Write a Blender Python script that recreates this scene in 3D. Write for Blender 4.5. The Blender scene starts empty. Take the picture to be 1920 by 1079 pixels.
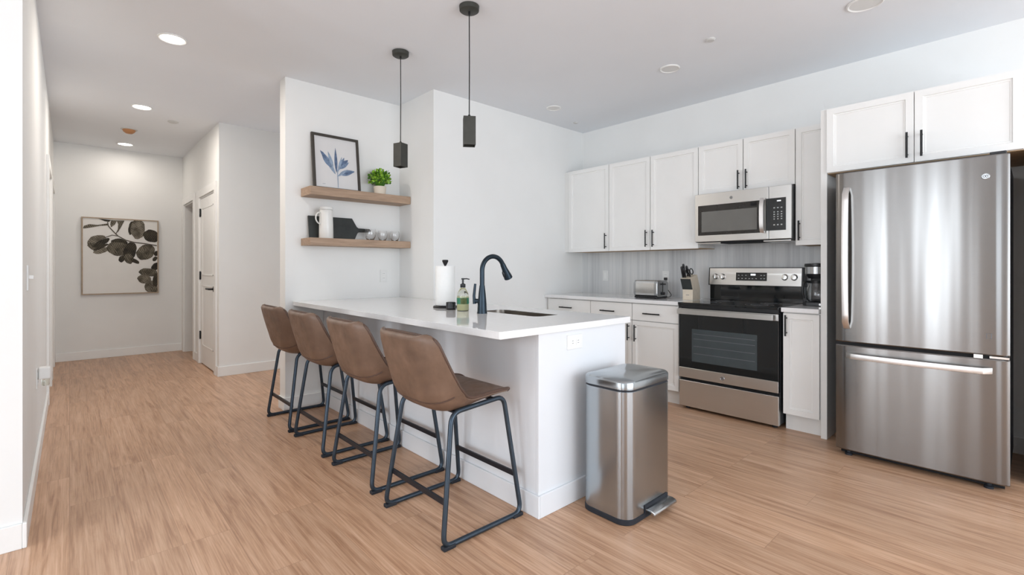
import bpy, bmesh, math, random
from mathutils import Vector, Matrix
R = math.radians
PI = math.pi
scene = bpy.context.scene
C = scene.collection
random.seed(4)

# ------------------------------------------------------------------ camera
YAW = 42.566
cam = bpy.data.objects.new('camera', bpy.data.cameras.new('camera'))
C.objects.link(cam)
cam.location = (0, 0, 1.1705)
cam.rotation_euler = (R(90), 0, R(-YAW))
cam.data.sensor_width = 36
cam.data.lens = 903.27 * 36 / 1920
cam.data.shift_y = -(539.5 - 503.12) / 1920
cam.data.clip_start = 0.05
scene.camera = cam

# ------------------------------------------------------------------ world, window daylight, exposure
scene.view_settings.view_transform = 'Standard'
scene.view_settings.look = 'None'
scene.view_settings.exposure = 0.31
scene.view_settings.gamma = 1
scene.view_settings.use_curve_mapping = False
world = bpy.data.worlds.new('sky')
scene.world = world
world.use_nodes = True
bg = world.node_tree.nodes['Background']
bg.inputs[0].default_value = (0.80, 0.90, 1.0, 1)
bg.inputs[1].default_value = 1.6


def area(name, loc, rot, sx, sy, power, col=(1, 1, 1), spread=180):
    l = bpy.data.lights.new(name, 'AREA')
    l.shape = 'RECTANGLE'
    l.size, l.size_y = sx, sy
    l.energy = power
    l.color = col
    l.spread = R(spread)
    o = bpy.data.objects.new(name, l)
    C.objects.link(o)
    o.location = loc
    o.rotation_euler = rot
    return o


# daylight entering through the living-room windows behind and beside the camera, plus an added rear side light
area('daylight_back_window', (1.6, -2.97, 1.35), (R(90), 0, 0), 4.2, 2.3, 95, (0.86, 0.93, 1.0))
area('side_daylight_and_fill', (-3.97, 1.0, 1.35), (R(90), 0, R(-90)), 0.8, 2.3, 40, (0.84, 0.92, 1.0))
area('side_daylight_and_fill', (-3.97, -1.8, 1.35), (R(90), 0, R(-90)), 2.0, 2.3, 26, (0.82, 0.91, 1.0))  # added fill light, placed where the refrigerator does not reflect it
area('side_daylight_and_fill', (-3.97, 2.3, 1.35), (R(90), 0, R(-90)), 0.4, 2.3, 24, (0.84, 0.92, 1.0))

# ------------------------------------------------------------------ materials


def lin(h):
    h = h.lstrip('#')
    v = [int(h[i:i + 2], 16) / 255 for i in (0, 2, 4)]
    return tuple((c / 12.92 if c <= 0.04045 else ((c + 0.055) / 1.055) ** 2.4) for c in v) + (1,)


class NT:
    def __init__(s, name):
        s.m = bpy.data.materials.new(name)
        s.m.use_nodes = True
        s.t = s.m.node_tree
        s.b = s.t.nodes['Principled BSDF']

    def n(s, typ, **kw):
        nd = s.t.nodes.new(typ)
        for k, v in kw.items():
            setattr(nd, k, v)
        return nd

    def l(s, a, b):
        s.t.links.new(a, b)

    def coords(s, scale=(1, 1, 1), out='Object', rot=(0, 0, 0)):
        tc = s.n('ShaderNodeTexCoord')
        mp = s.n('ShaderNodeMapping')
        mp.inputs['Scale'].default_value = scale
        mp.inputs['Rotation'].default_value = rot
        s.l(tc.outputs[out], mp.inputs[0])
        return mp.outputs[0]

    def noise(s, vec, scale=5, detail=3, rough=0.5, dist=0):
        nz = s.n('ShaderNodeTexNoise')
        nz.inputs['Scale'].default_value = scale
        nz.inputs['Detail'].default_value = detail
        nz.inputs['Roughness'].default_value = rough
        nz.inputs['Distortion'].default_value = dist
        s.l(vec, nz.inputs['Vector'])
        return nz.outputs['Fac']

    def ramp(s, fac, stops):
        r = s.n('ShaderNodeValToRGB')
        el = r.color_ramp.elements
        while len(el) < len(stops):
            el.new(0.5)
        for e, (p, c) in zip(el, stops):
            e.position = p
            e.color = c
        s.l(fac, r.inputs[0])
        return r.outputs[0]

    def maprange(s, fac, a, b, lo=0.3, hi=0.7):
        m = s.n('ShaderNodeMapRange')
        m.inputs[1].default_value = lo
        m.inputs[2].default_value = hi
        m.inputs[3].default_value = a
        m.inputs[4].default_value = b
        s.l(fac, m.inputs[0])
        return m.outputs[0]

    def bump(s, h, strength=0.1, dist=0.01):
        b = s.n('ShaderNodeBump')
        b.inputs['Strength'].default_value = strength
        b.inputs['Distance'].default_value = dist
        s.l(h, b.inputs['Height'])
        s.l(b.outputs[0], s.b.inputs['Normal'])


def simple(name, hexcol, rough=0.5, metal=0.0, var=0.04, scale=8, bump=0.0, bscale=60, spec=0.5, coat=0.0):
    """procedural paint / plastic / fabric: a base colour that a noise varies a little"""
    k = NT(name)
    c = lin(hexcol)
    v = k.coords()
    f = k.noise(v, scale, 3)
    a = tuple(max(0, x * (1 - var)) for x in c[:3]) + (1,)
    b = tuple(min(1, x * (1 + var)) for x in c[:3]) + (1,)
    k.l(k.ramp(f, [(0.3, a), (0.7, b)]), k.b.inputs['Base Color'])
    k.b.inputs['Roughness'].default_value = rough
    k.b.inputs['Metallic'].default_value = metal
    k.b.inputs['Specular IOR Level'].default_value = spec
    k.b.inputs['Coat Weight'].default_value = coat
    if bump:
        k.bump(k.noise(v, bscale, 4), bump, 0.004)
    return k.m


def steel(name, hexcol, rough=0.27, aniso=0.7, wave=0.0, wscale=(0, 9, 0.6), stretch=(2, 2, 260)):
    k = NT(name)
    c = lin(hexcol)
    fine = k.noise(k.coords(stretch), 3, 4, 0.6)
    a = tuple(x * 0.975 for x in c[:3]) + (1,)
    b = tuple(min(1, x * 1.02) for x in c[:3]) + (1,)
    k.l(k.ramp(fine, [(0.3, a), (0.7, b)]), k.b.inputs['Base Color'])
    k.b.inputs['Metallic'].default_value = 1
    k.l(k.maprange(fine, rough * 0.95, rough * 1.06), k.b.inputs['Roughness'])
    if aniso:
        k.b.inputs['Anisotropic'].default_value = aniso
        k.b.inputs['Anisotropic Rotation'].default_value = 0.25
        t = k.n('ShaderNodeTangent', direction_type='RADIAL', axis='Z')
        k.l(t.outputs[0], k.b.inputs['Tangent'])
    if wave:
        k.bump(k.noise(k.coords(wscale), 1.0, 1.5, 0.45), wave, 0.02)
    return k.m


M = {}
M['wall'] = simple('wall_paint', '#EEEEEC', 0.85, var=0.012, scale=3, bump=0.03, bscale=220, spec=0.25)
M['ceiling'] = simple('ceiling_paint', '#EDF0F4', 0.9, var=0.01, scale=2, bump=0.04, bscale=160, spec=0.2)
M['trim'] = simple('trim_paint', '#F0F0EE', 0.45, var=0.01)
M['cabinet'] = simple('cabinet_paint', '#F0EFEC', 0.42, var=0.012, scale=4)
M['rawply'] = simple('raw_ply_edge', '#B79A78', 0.7, var=0.12, scale=14)
M['panel'] = simple('panel_paint', '#E3E5E8', 0.55, var=0.012, scale=3)
M['black'] = simple('black_metal', '#2B2B2C', 0.42, 0.6, var=0.1)
M['pendant'] = simple('pendant_black', '#3E3E39', 0.5, 0.3, var=0.12, scale=20)
M['plastic'] = simple('black_plastic', '#17181B', 0.32, var=0.1)
M['rubber'] = simple('dark_rubber', '#1A1E26', 0.7, var=0.1)
M['white_plastic'] = simple('white_plastic', '#E9E9E7', 0.35, var=0.01)
M['slot'] = simple('outlet_slot', '#6A6C70', 0.6, var=0.05)
M['faucet'] = simple('faucet_black', '#2C3740', 0.33, 0.75, var=0.08, scale=20)
M['frame_steel'] = simple('stool_frame_metal', '#3F4A55', 0.36, 0.75, var=0.1, scale=20)
M['rung'] = simple('stool_rung_metal', '#2D2F36', 0.45, 0.6, var=0.1)
M['steel'] = steel('brushed_steel', '#B3B5B6', 0.26, 0.75, 0.0)
M['steel_fridge'] = steel('brushed_steel_door', '#888684', 0.21, 0.8, 0.24, (0.0, 6.0, 0.25))
M['steel_warm'] = steel('brushed_steel_warm', '#D6D6D4', 0.3, 0.5, 0.0, stretch=(2, 2, 200))
M['steel_can'] = steel('brushed_steel_can', '#A7ADB1', 0.2, 0.75, 0.0)
M['chrome'] = simple('polished_steel', '#D8D8D6', 0.16, 1.0, var=0.03)
M['handle_steel'] = steel('satin_handle_steel', '#E6E4E2', 0.36, 0.0)
M['sink_steel'] = steel('sink_steel', '#928B84', 0.3, 0.0)
M['dark_case'] = simple('dark_grey_case', '#3A3D40', 0.5, var=0.05)
M['blackglass'] = simple('black_glass', '#0C1114', 0.06, var=0.05, spec=0.5, coat=0.5)
M['ovenwin'] = simple('oven_window', '#434B4E', 0.12, var=0.08, spec=0.5)
M['mwglass'] = simple('microwave_window', '#6C6B67', 0.25, var=0.04)
M['mwframe'] = simple('microwave_black', '#221F1D', 0.2, var=0.08)
M['display'] = simple('display_face', '#1A1D1E', 0.2, var=0.08)
M['glyph'] = simple('printed_legend', '#B9BCBB', 0.5, var=0.02)
M['gap'] = simple('dark_recess', '#0B0B0E', 0.8, var=0.1)
M['paper'] = simple('paper', '#EFEEEB', 0.9, var=0.015, scale=30, bump=0.2, bscale=120)
M['print_paper'] = simple('print_paper', '#DEDDDD', 0.7, var=0.01)
M['canvas'] = simple('canvas_white', '#E6E4E0', 0.8, var=0.012, bump=0.1, bscale=300)
M['ceramic'] = simple('white_ceramic', '#E4E3DF', 0.25, var=0.01)
M['slate'] = simple('dark_slate', '#2C302F', 0.6, var=0.2, scale=12, bump=0.15, bscale=40)
M['potclay'] = simple('pot_cream', '#DDD2C2', 0.6, var=0.05)
M['frame_wood'] = simple('dark_frame_wood', '#3C3731', 0.5, var=0.15, scale=30)
M['art_frame'] = simple('oak_frame', '#A8957F', 0.55, var=0.1, scale=30)
M['blockwood'] = simple('pale_block_wood', '#DCCFBB', 0.5, var=0.05, scale=30)
M['leafgreen'] = simple('leaf_green', '#8DBB3A', 0.45, var=0.45, scale=26)
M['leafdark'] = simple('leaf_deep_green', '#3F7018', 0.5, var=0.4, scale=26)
M['soap'] = simple('soap_liquid', '#E6E2B4', 0.15, var=0.03)
M['label_green'] = simple('green_label', '#2F7A5C', 0.4, var=0.12, scale=60)
M['label_olive'] = simple('olive_label', '#7E8B54', 0.4, var=0.25, scale=80)
M['bronze'] = simple('copper_dome', '#B9855A', 0.45, 0.2, var=0.1)
M['vent'] = simple('vent_white', '#CFCFCD', 0.5, var=0.02)
M['blue1'] = simple('ink_blue', '#7387A2', 0.8, var=0.25, scale=60)
M['blue2'] = simple('ink_blue_pale', '#90A1B6', 0.8, var=0.2, scale=60)
M['blue3'] = simple('ink_blue_deep', '#5C6E8C', 0.8, var=0.25, scale=60)
M['branch'] = simple('ink_branch', '#5A5248', 0.8, var=0.2, scale=60)


def leafprint(name, dark, light, ang):
    k = NT(name)
    v = k.coords((1, 1, 1), rot=(0, ang, 0))
    w = k.n('ShaderNodeTexWave', wave_type='BANDS', bands_direction='X')
    w.inputs['Scale'].default_value = 17
    w.inputs['Distortion'].default_value = 7
    w.inputs['Detail'].default_value = 3
    k.l(v, w.inputs['Vector'])
    mx = k.n('ShaderNodeMath', operation='MULTIPLY')
    k.l(k.maprange(w.outputs['Fac'], 0.2, 0.9, 0, 1), mx.inputs[0])
    k.l(k.maprange(k.noise(v, 14, 4), 0.2, 1.2), mx.inputs[1])
    k.l(k.ramp(mx.outputs[0], [(0.05, lin(dark)), (0.9, lin(light))]), k.b.inputs['Base Color'])
    k.b.inputs['Roughness'].default_value = 0.8
    return k.m


M['lp1'] = leafprint('leaf_print_mid', '#2C281F', '#857D6D', 0.4)
M['lp2'] = leafprint('leaf_print_dark', '#17140F', '#4E4739', -0.5)
M['lp3'] = leafprint('leaf_print_pale', '#433D32', '#999182', 1.0)

# quartz worktop
k = NT('white_quartz')
k.l(k.ramp(k.noise(k.coords(), 40, 5, 0.7), [(0.3, lin('#ECEBEA')), (0.6, lin('#EFEFEF'))]), k.b.inputs['Base Color'])
k.b.inputs['Roughness'].default_value = 0.04
k.b.inputs['IOR'].default_value = 1.6
k.b.inputs['Specular IOR Level'].default_value = 0.5
M['quartz'] = k.m

# leather
k = NT('brown_leather')
v = k.coords()
k.l(k.ramp(k.noise(v, 9, 5, 0.6), [(0.25, lin('#614C3E')), (0.55, lin('#735B4B')), (0.8, lin('#846B5A'))]), k.b.inputs['Base Color'])
k.l(k.maprange(k.noise(v, 25, 3), 0.36, 0.52), k.b.inputs['Roughness'])
k.bump(k.noise(v, 160, 4, 0.65), 0.12, 0.003)
M['leather'] = k.m
M['piping'] = simple('leather_piping', '#553F34', 0.45, var=0.1, scale=30)

# shelf wood
k = NT('shelf_oak')
v = k.coords((3, 26, 40))
k.l(k.ramp(k.noise(v, 1.6, 6, 0.62, 0.6), [(0.25, lin('#8F7763')), (0.55, lin('#AC917A')), (0.8, lin('#BFA58D'))]), k.b.inputs['Base Color'])
k.b.inputs['Roughness'].default_value = 0.6
M['oak'] = k.m

# backsplash: tall streaked grey stone tile
k = NT('streaked_stone_tile')
n1 = k.noise(k.coords((1, 26, 0.7)), 1.0, 6, 0.68)
n2 = k.noise(k.coords((1, 5, 0.25)), 1.0, 2, 0.5)
ad = k.n('ShaderNodeMath', operation='ADD')
k.l(n1, ad.inputs[0])
k.l(n2, ad.inputs[1])
k.l(k.ramp(ad.outputs[0], [(0.34, lin('#B7B8BA')), (0.52, lin('#D6D7D7')), (0.68, lin('#E4E3E2'))]), k.b.inputs['Base Color'])
ad.inputs[1].default_value = 0
hm = k.n('ShaderNodeMath', operation='MULTIPLY')
hm.inputs[1].default_value = 0.5
k.l(ad.outputs[0], hm.inputs[0])
for lk in list(k.t.links):
    if lk.to_node.type == 'VALTORGB':
        src = lk.to_socket
        k.l(hm.outputs[0], src)
        break
k.b.inputs['Roughness'].default_value = 0.4
M['tile'] = k.m

# vinyl plank floor: planks run along Y
k = NT('oak_plank_floor')
tc = k.n('ShaderNodeTexCoord')
sp = k.n('ShaderNodeSeparateXYZ')
k.l(tc.outputs['Object'], sp.inputs[0])
cb = k.n('ShaderNodeCombineXYZ')
k.l(sp.outputs[1], cb.inputs[0])
k.l(sp.outputs[0], cb.inputs[1])
br = k.n('ShaderNodeTexBrick', offset=0.37, offset_frequency=3)
br.inputs['Scale'].default_value = 1
br.inputs['Brick Width'].default_value = 1.22
br.inputs['Row Height'].default_value = 0.178
br.inputs['Mortar Size'].default_value = 0.0012
br.inputs['Mortar Smooth'].default_value = 0.4
br.inputs['Bias'].default_value = 0.0
br.inputs['Color1'].default_value = (0, 0, 0, 1)
br.inputs['Color2'].default_value = (1, 1, 1, 1)
br.inputs['Mortar'].default_value = (0.5, 0.5, 0.5, 1)
k.l(cb.outputs[0], br.inputs['Vector'])
# shift the grain per plank
vm = k.n('ShaderNodeVectorMath', operation='MULTIPLY')
vm.inputs[1].default_value = (0, 30, 30)
k.l(br.outputs['Color'], vm.inputs[0])
va = k.n('ShaderNodeVectorMath', operation='ADD')
k.l(cb.outputs[0], va.inputs[0])
k.l(vm.outputs[0], va.inputs[1])
mp = k.n('ShaderNodeMapping')
mp.inputs['Scale'].default_value = (1.3, 17, 1)
k.l(va.outputs[0], mp.inputs[0])
g1 = k.noise(mp.outputs[0], 1.6, 6, 0.62, 0.7)
mp2 = k.n('ShaderNodeMapping')
mp2.inputs['Scale'].default_value = (2.2, 110, 1)
k.l(va.outputs[0], mp2.inputs[0])
g2 = k.noise(mp2.outputs[0], 1.4, 3, 0.6)
mx = k.n('ShaderNodeMath', operation='MULTIPLY_ADD')
mx.inputs[1].default_value = 0.5
k.l(g2, mx.inputs[0])
mm = k.n('ShaderNodeMath', operation='MULTIPLY')
mm.inputs[1].default_value = 0.6
k.l(g1, mm.inputs[0])
k.l(mm.outputs[0], mx.inputs[2])
grain = k.ramp(mx.outputs[0], [(0.39, lin('#A0775B')), (0.55, lin('#C29A7B')), (0.71, lin('#D5B094'))])
tone = k.maprange(br.outputs['Color'], 0.91, 1.07, 0, 1)
hs = k.n('ShaderNodeHueSaturation')
k.l(grain, hs.inputs['Color'])
k.l(tone, hs.inputs['Value'])
dk = k.n('ShaderNodeMix', data_type='RGBA', blend_type='MULTIPLY')
fm = k.n('ShaderNodeMath', operation='MULTIPLY')
fm.inputs[1].default_value = 0.45
k.l(br.outputs['Fac'], fm.inputs[0])
k.l(fm.outputs[0], dk.inputs[0])
k.l(hs.outputs[0], dk.inputs[6])
dk.inputs[7].default_value = (0.35, 0.28, 0.22, 1)
k.l(dk.outputs[2], k.b.inputs['Base Color'])
k.l(k.maprange(g2, 0.30, 0.42), k.b.inputs['Roughness'])
k.bump(g2, 0.06, 0.002)
M['floor'] = k.m

# clear glass
def glass(name, col=(1, 1, 1, 1), rough=0.0, ior=1.45):
    k = NT(name)
    f = k.noise(k.coords(), 6, 2)
    k.l(k.maprange(f, rough, rough + 0.01), k.b.inputs['Roughness'])
    k.b.inputs['Base Color'].default_value = col
    k.b.inputs['Transmission Weight'].default_value = 1
    k.b.inputs['IOR'].default_value = ior
    return k.m


M['glass'] = glass('clear_glass')
M['bottle'] = glass('clear_bottle', (0.93, 0.96, 0.9, 1))


def emit(name, col, strength):
    k = NT(name)
    k.b.inputs['Emission Color'].default_value = col
    k.l(k.maprange(k.noise(k.coords(), 4, 1), strength * 0.98, strength * 1.02), k.b.inputs['Emission Strength'])
    k.b.inputs['Base Color'].default_value = (0.9, 0.9, 0.9, 1)
    return k.m


M['lamp_on'] = emit('lit_lamp_diffuser', (1, 0.95, 0.88, 1), 9)
M['lamp_off'] = simple('lamp_diffuser', '#E3E3E1', 0.5, var=0.01)
M['digits'] = emit('display_digits', (0.85, 0.95, 1, 1), 0.55)

# ------------------------------------------------------------------ mesh helpers
def nb():
    return bmesh.new()


def box(bm, x0, x1, y0, y1, z0, z1, mat=None):
    v = [bm.verts.new(p) for p in ((x0, y0, z0), (x1, y0, z0), (x1, y1, z0), (x0, y1, z0),
                                   (x0, y0, z1), (x1, y0, z1), (x1, y1, z1), (x0, y1, z1))]
    for f in ((0, 3, 2, 1), (4, 5, 6, 7), (0, 1, 5, 4), (1, 2, 6, 5), (2, 3, 7, 6), (3, 0, 4, 7)):
        bm.faces.new([v[i] for i in f])
    if mat is not None:
        bmesh.ops.transform(bm, matrix=mat, verts=v)
    return v


def B(*a, mat=None):
    bm = nb()
    box(bm, *a, mat=mat)
    return bm


def tube(bm, pts, r, seg=10, closed=False, caps=True):
    pts = [Vector(p) for p in pts]
    n = len(pts)
    rr = r if isinstance(r, (list, tuple)) else [r] * n
    tang = []
    for i in range(n):
        a = pts[(i - 1) % n] if (closed or i > 0) else pts[i]
        b = pts[(i + 1) % n] if (closed or i < n - 1) else pts[i]
        tang.append((b - a).normalized())
    up = Vector((0, 0, 1)) if abs(tang[0].z) < 0.9 else Vector((1, 0, 0))
    nrm = (up - tang[0] * up.dot(tang[0])).normalized()
    rings = []
    for i in range(n):
        t = tang[i]
        nrm = (nrm - t * nrm.dot(t)).normalized()
        bi = t.cross(nrm)
        rings.append([bm.verts.new(pts[i] + (nrm * math.cos(2 * PI * k / seg) + bi * math.sin(2 * PI * k / seg)) * rr[i]) for k in range(seg)])
    m = n if closed else n - 1
    for i in range(m):
        a, b = rings[i], rings[(i + 1) % n]
        off = 0
        if closed and i == n - 1:
            off = min(range(seg), key=lambda o: (a[0].co - b[o].co).length)
        for k in range(seg):
            bm.faces.new((a[k], a[(k + 1) % seg], b[(k + 1 + off) % seg], b[(k + off) % seg]))
    if caps and not closed:
        bm.faces.new(list(reversed(rings[0])))
        bm.faces.new(rings[-1])
    return bm


def fillet(pts, r, n=6, closed=False):
    pts = [Vector(p) for p in pts]
    out = []
    N = len(pts)
    for i in range(N):
        if not closed and i in (0, N - 1):
            out.append(pts[i])
            continue
        p, a, b = pts[i], pts[(i - 1) % N], pts[(i + 1) % N]
        da, db = (a - p), (b - p)
        rr = r[i] if isinstance(r, (list, tuple)) else r
        d = min(rr, da.length * 0.45, db.length * 0.45)
        A, Bp = p + da.normalized() * d, p + db.normalized() * d
        for k in range(n + 1):
            t = k / n
            out.append(A * (1 - t) ** 2 + p * 2 * t * (1 - t) + Bp * t * t)
    return out


def lathe(bm, prof, c=(0, 0, 0), seg=32, mat=None):
    rings = []
    vs = []
    for r, z in prof:
        if r < 1e-6:
            v = bm.verts.new((c[0], c[1], c[2] + z))
            rings.append([v])
            vs.append(v)
        else:
            ring = [bm.verts.new((c[0] + r * math.cos(2 * PI * k / seg), c[1] + r * math.sin(2 * PI * k / seg), c[2] + z)) for k in range(seg)]
            rings.append(ring)
            vs += ring
    for a, b in zip(rings, rings[1:]):
        for k in range(seg):
            k2 = (k + 1) % seg
            if len(a) == 1 and len(b) == 1:
                continue
            if len(a) == 1:
                bm.faces.new((a[0], b[k2], b[k]))
            elif len(b) == 1:
                bm.faces.new((a[k], a[k2], b[0]))
            else:
                bm.faces.new((a[k], a[k2], b[k2], b[k]))
    if mat is not None:
        bmesh.ops.transform(bm, matrix=mat, verts=vs)
    return bm


def L(prof, c=(0, 0, 0), seg=32, mat=None):
    return lathe(nb(), prof, c, seg, mat)


def cyl(bm, p, q, r, seg=16):
    return tube(bm, [p, q], r, seg)


def prism(bm, pts, d):
    """polygon pts (3D) pushed along the vector d"""
    a = [bm.verts.new(p) for p in pts]
    b = [bm.verts.new(Vector(p) + Vector(d)) for p in pts]
    n = len(pts)
    bm.faces.new(list(reversed(a)))
    bm.faces.new(b)
    for i in range(n):
        bm.faces.new((a[i], a[(i + 1) % n], b[(i + 1) % n], b[i]))
    return bm


def rrect(x0, x1, y0, y1, r, n=8):
    out = []
    for cx, cy, a0 in ((x1 - r, y1 - r, 0), (x0 + r, y1 - r, 90), (x0 + r, y0 + r, 180), (x1 - r, y0 + r, 270)):
        for k in range(n + 1):
            a = R(a0 + 90 * k / n)
            out.append((cx + r * math.cos(a), cy + r * math.sin(a)))
    return out


def loft(bm, rings, cap0=True, cap1=True):
    rv = [[bm.verts.new(p) for p in ring] for ring in rings]
    for a, b in zip(rv, rv[1:]):
        n = len(a)
        for i in range(n):
            bm.faces.new((a[i], a[(i + 1) % n], b[(i + 1) % n], b[i]))
    if cap0:
        bm.faces.new(list(reversed(rv[0])))
    if cap1:
        bm.faces.new(rv[-1])
    return bm


OFF = {}


def joinbm(parts):
    """[(bmesh, material)] -> one bmesh whose faces keep their own material slots"""
    out, mats = nb(), []
    for b, m in parts:
        if m not in mats:
            mats.append(m)
        bmesh.ops.recalc_face_normals(b, faces=b.faces)
        for f in b.faces:
            f.material_index = mats.index(m)
        me = bpy.data.meshes.new('joined')
        b.to_mesh(me)
        b.free()
        out.from_mesh(me)
        bpy.data.meshes.remove(me)
    return out, mats


def bev(bm, w, seg=2, ang=40):
    es = [e for e in bm.edges if len(e.link_faces) == 2 and e.calc_face_angle(0) > R(ang)]
    bmesh.ops.bevel(bm, geom=es, offset=w, segments=seg, profile=0.5, affect='EDGES', clamp_overlap=True)
    return bm


def obj(name, bm, mat, parent=None, bevel=0.0, smooth=False, ang=38):
    """link bm (given in world coordinates, or in the frame of a thing at the origin) as ONE mesh object"""
    bmesh.ops.recalc_face_normals(bm, faces=bm.faces)
    if bevel:
        bev(bm, bevel)
    if parent is not None and parent.name in OFF:
        bmesh.ops.translate(bm, verts=bm.verts, vec=-OFF[parent.name])
    me = bpy.data.meshes.new(name)
    bm.to_mesh(me)
    bm.free()
    for m in (mat if isinstance(mat, (list, tuple)) else [mat]):
        me.materials.append(M[m] if isinstance(m, str) else m)
    if smooth:
        me.shade_smooth()
        me.set_sharp_from_angle(angle=R(ang))
    o = bpy.data.objects.new(name, me)
    C.objects.link(o)
    if parent is not None:
        o.parent = parent
        if parent.name in OFF:
            OFF[o.name] = OFF[parent.name]
    return o


def tag(o, label, cat, group=None):
    o['label'] = label
    o['category'] = cat
    if group:
        o['group'] = group
    return o


def thing(name, label, cat, loc=(0, 0, 0), rotz=0, group=None, local=False):
    o = bpy.data.objects.new(name, None)
    C.objects.link(o)
    o.empty_display_size = 0.1
    o.location = loc
    o.rotation_euler = (0, 0, rotz)
    if not local:
        OFF[o.name] = Vector(loc)
    return tag(o, label, cat, group)


def struct(name, bm, mat, parent=None, bevel=0.0, smooth=False):
    o = obj(name, bm, mat, parent, bevel, smooth)
    if parent is None:
        o['kind'] = 'structure'
    return o


def dup(root, loc, rotz=0, label=None, group=None):
    r = root.copy()
    C.objects.link(r)
    r.location = loc
    r.rotation_euler = (0, 0, rotz)
    if label:
        r['label'] = label
    if group:
        r['group'] = group
    for ch in list(root.children):
        c = ch.copy()
        C.objects.link(c)
        c.parent = r
        for g in list(ch.children):
            d = g.copy()
            C.objects.link(d)
            d.parent = c
    return r


def rz(a, p=(0, 0, 0)):
    return Matrix.Translation(p) @ Matrix.Rotation(a, 4, 'Z') @ Matrix.Translation(-Vector(p))


# ------------------------------------------------------------------ the setting
H = 2.743
XL, XHR, YC, YH = -0.145, 1.186, 5.961, 8.235
YS, X0, X1, YK, XR = 4.172, 1.304, 2.353, 3.581, 4.412
YN = 2.872
T = 0.12

struct('floor', B(-4.2, 4.7, -3.3, 8.5, -0.06, 0), 'floor')
struct('ceiling', B(-4.2, 4.7, -3.3, 8.5, H, H + 0.08), 'ceiling')


def wall_open(axis, face, th, a0, a1, openings):
    """a wall with rectangular openings; axis 'x' = wall plane at X=face running along Y. openings: (a0, a1, z0, z1)"""
    bm = nb()
    cuts = sorted(openings)

    def seg(p0, p1, z0, z1):
        if p1 - p0 < 1e-4 or z1 - z0 < 1e-4:
            return
        lo, hi = min(face, face + th), max(face, face + th)
        if axis == 'x':
            box(bm, lo, hi, p0, p1, z0, z1)
        else:
            box(bm, p0, p1, lo, hi, z0, z1)
    p = a0
    for (b0, b1, z0, z1) in cuts:
        seg(p, b0, 0, H)
        seg(b0, b1, 0, z0)
        seg(b0, b1, z1, H)
        p = b1
    seg(p, a1, 0, H)
    return bm


# hallway left wall with two doorways seen edge-on
LD = [(5.78, 6.58, 0, 2.05), (7.05, 7.85, 0, 2.05)]
struct('wall_left', wall_open('x', XL, -T, YN, YH, LD), 'wall')
struct('wall_living', B(-4.1, XL - T, YN, YN + T, 0, H), 'wall')
struct('wall_hall_end', B(XL - T, 3.4, YH, YH + T, 0, H), 'wall')
RD = [(6.13, 6.97, 0, 2.035), (7.36, 8.07, 0, 2.05)]
struct('wall_hall_right', wall_open('x', XHR, T, YC, YH, RD), 'wall')
struct('wall_closet', B(XHR + T, 4.6, YC, YC + T, 0, H), 'wall')
struct('wall_far_room', B(3.3, 3.4, YC + T, YH, 0, H), 'wall')
struct('wall_shelf', B(X0, X1, YS, 4.305, 0, H), 'wall')
struct('wall_kitchen_end', B(X1, XR + T, YK, 4.305, 0, H), 'wall')
struct('wall_range', B(XR, XR + T, -3.2, YK, 0, H), 'wall')
# living side behind the camera, with its windows and one added at the rear side
WB = [(-0.5, 1.5, 0.2, 2.5), (1.7, 3.7, 0.2, 2.5)]
struct('wall_back', wall_open('y', -3.0, -T, -4.1, XR + T, WB), 'wall')
WL = [(-2.8, -0.8, 0.2, 2.5), (0.6, 1.4, 0.2, 2.5), (2.1, 2.5, 0.2, 2.5)]
struct('wall_window', wall_open('x', -4.0, -T, -3.0, YN, WL), 'wall')


def window(n, axis, a0, a1):
    bm = nb()
    for (p0, p1, z0, z1) in ((a0, a0 + .05, .2, 2.5), (a1 - .05, a1, .2, 2.5), (a0 + .05, a1 - .05, .2, .25), (a0 + .05, a1 - .05, 2.45, 2.5), (a0 + .05, a1 - .05, 1.3, 1.34)):
        if axis == 'y':
            box(bm, p0, p1, -3.09, -3.04, z0, z1)
        else:
            box(bm, -4.09, -4.04, p0, p1, z0, z1)
    w = struct('window_%d' % n, bm, 'trim')


window(1, 'y', -0.5, 1.5)
window(2, 'y', 1.7, 3.7)
window(3, 'x', -2.8, -0.8)  # invented opening that frames the added rear side light
window(4, 'x', 0.6, 1.4)
window(5, 'x', 2.1, 2.5)


def baseboard(name, *boxes):
    bm = nb()
    for b in boxes:
        box(bm, *b, 0, 0.105)
    return struct(name, bm, 'trim', bevel=0.003)


bt = 0.014
baseboard('baseboard_left', (XL, XL + bt, YN - bt, 5.69), (XL, XL + bt, 6.67, 6.96), (XL, XL + bt, 7.94, YH))
baseboard('baseboard_living', (-4.0, XL, YN - bt, YN))
baseboard('baseboard_hall_end', (XL + bt, 3.3, YH - bt, YH))
baseboard('baseboard_hall_right', (XHR - bt, XHR, YC - bt, 6.04), (XHR - bt, XHR, 7.06, 7.27), (XHR - bt, XHR, 8.16, YH - bt))
baseboard('baseboard_closet', (XHR, 4.5, YC - bt, YC))
baseboard('baseboard_shelf', (X0 - bt, 1.6, YS - bt, YS), (X0 - bt, X0, YS, 4.305))
baseboard('baseboard_kitchen', (2.40, XR - 0.56, YK - bt, YK))
baseboard('baseboard_range', (XR - bt, XR, -3.0, 1.0 - 0.04))


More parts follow.
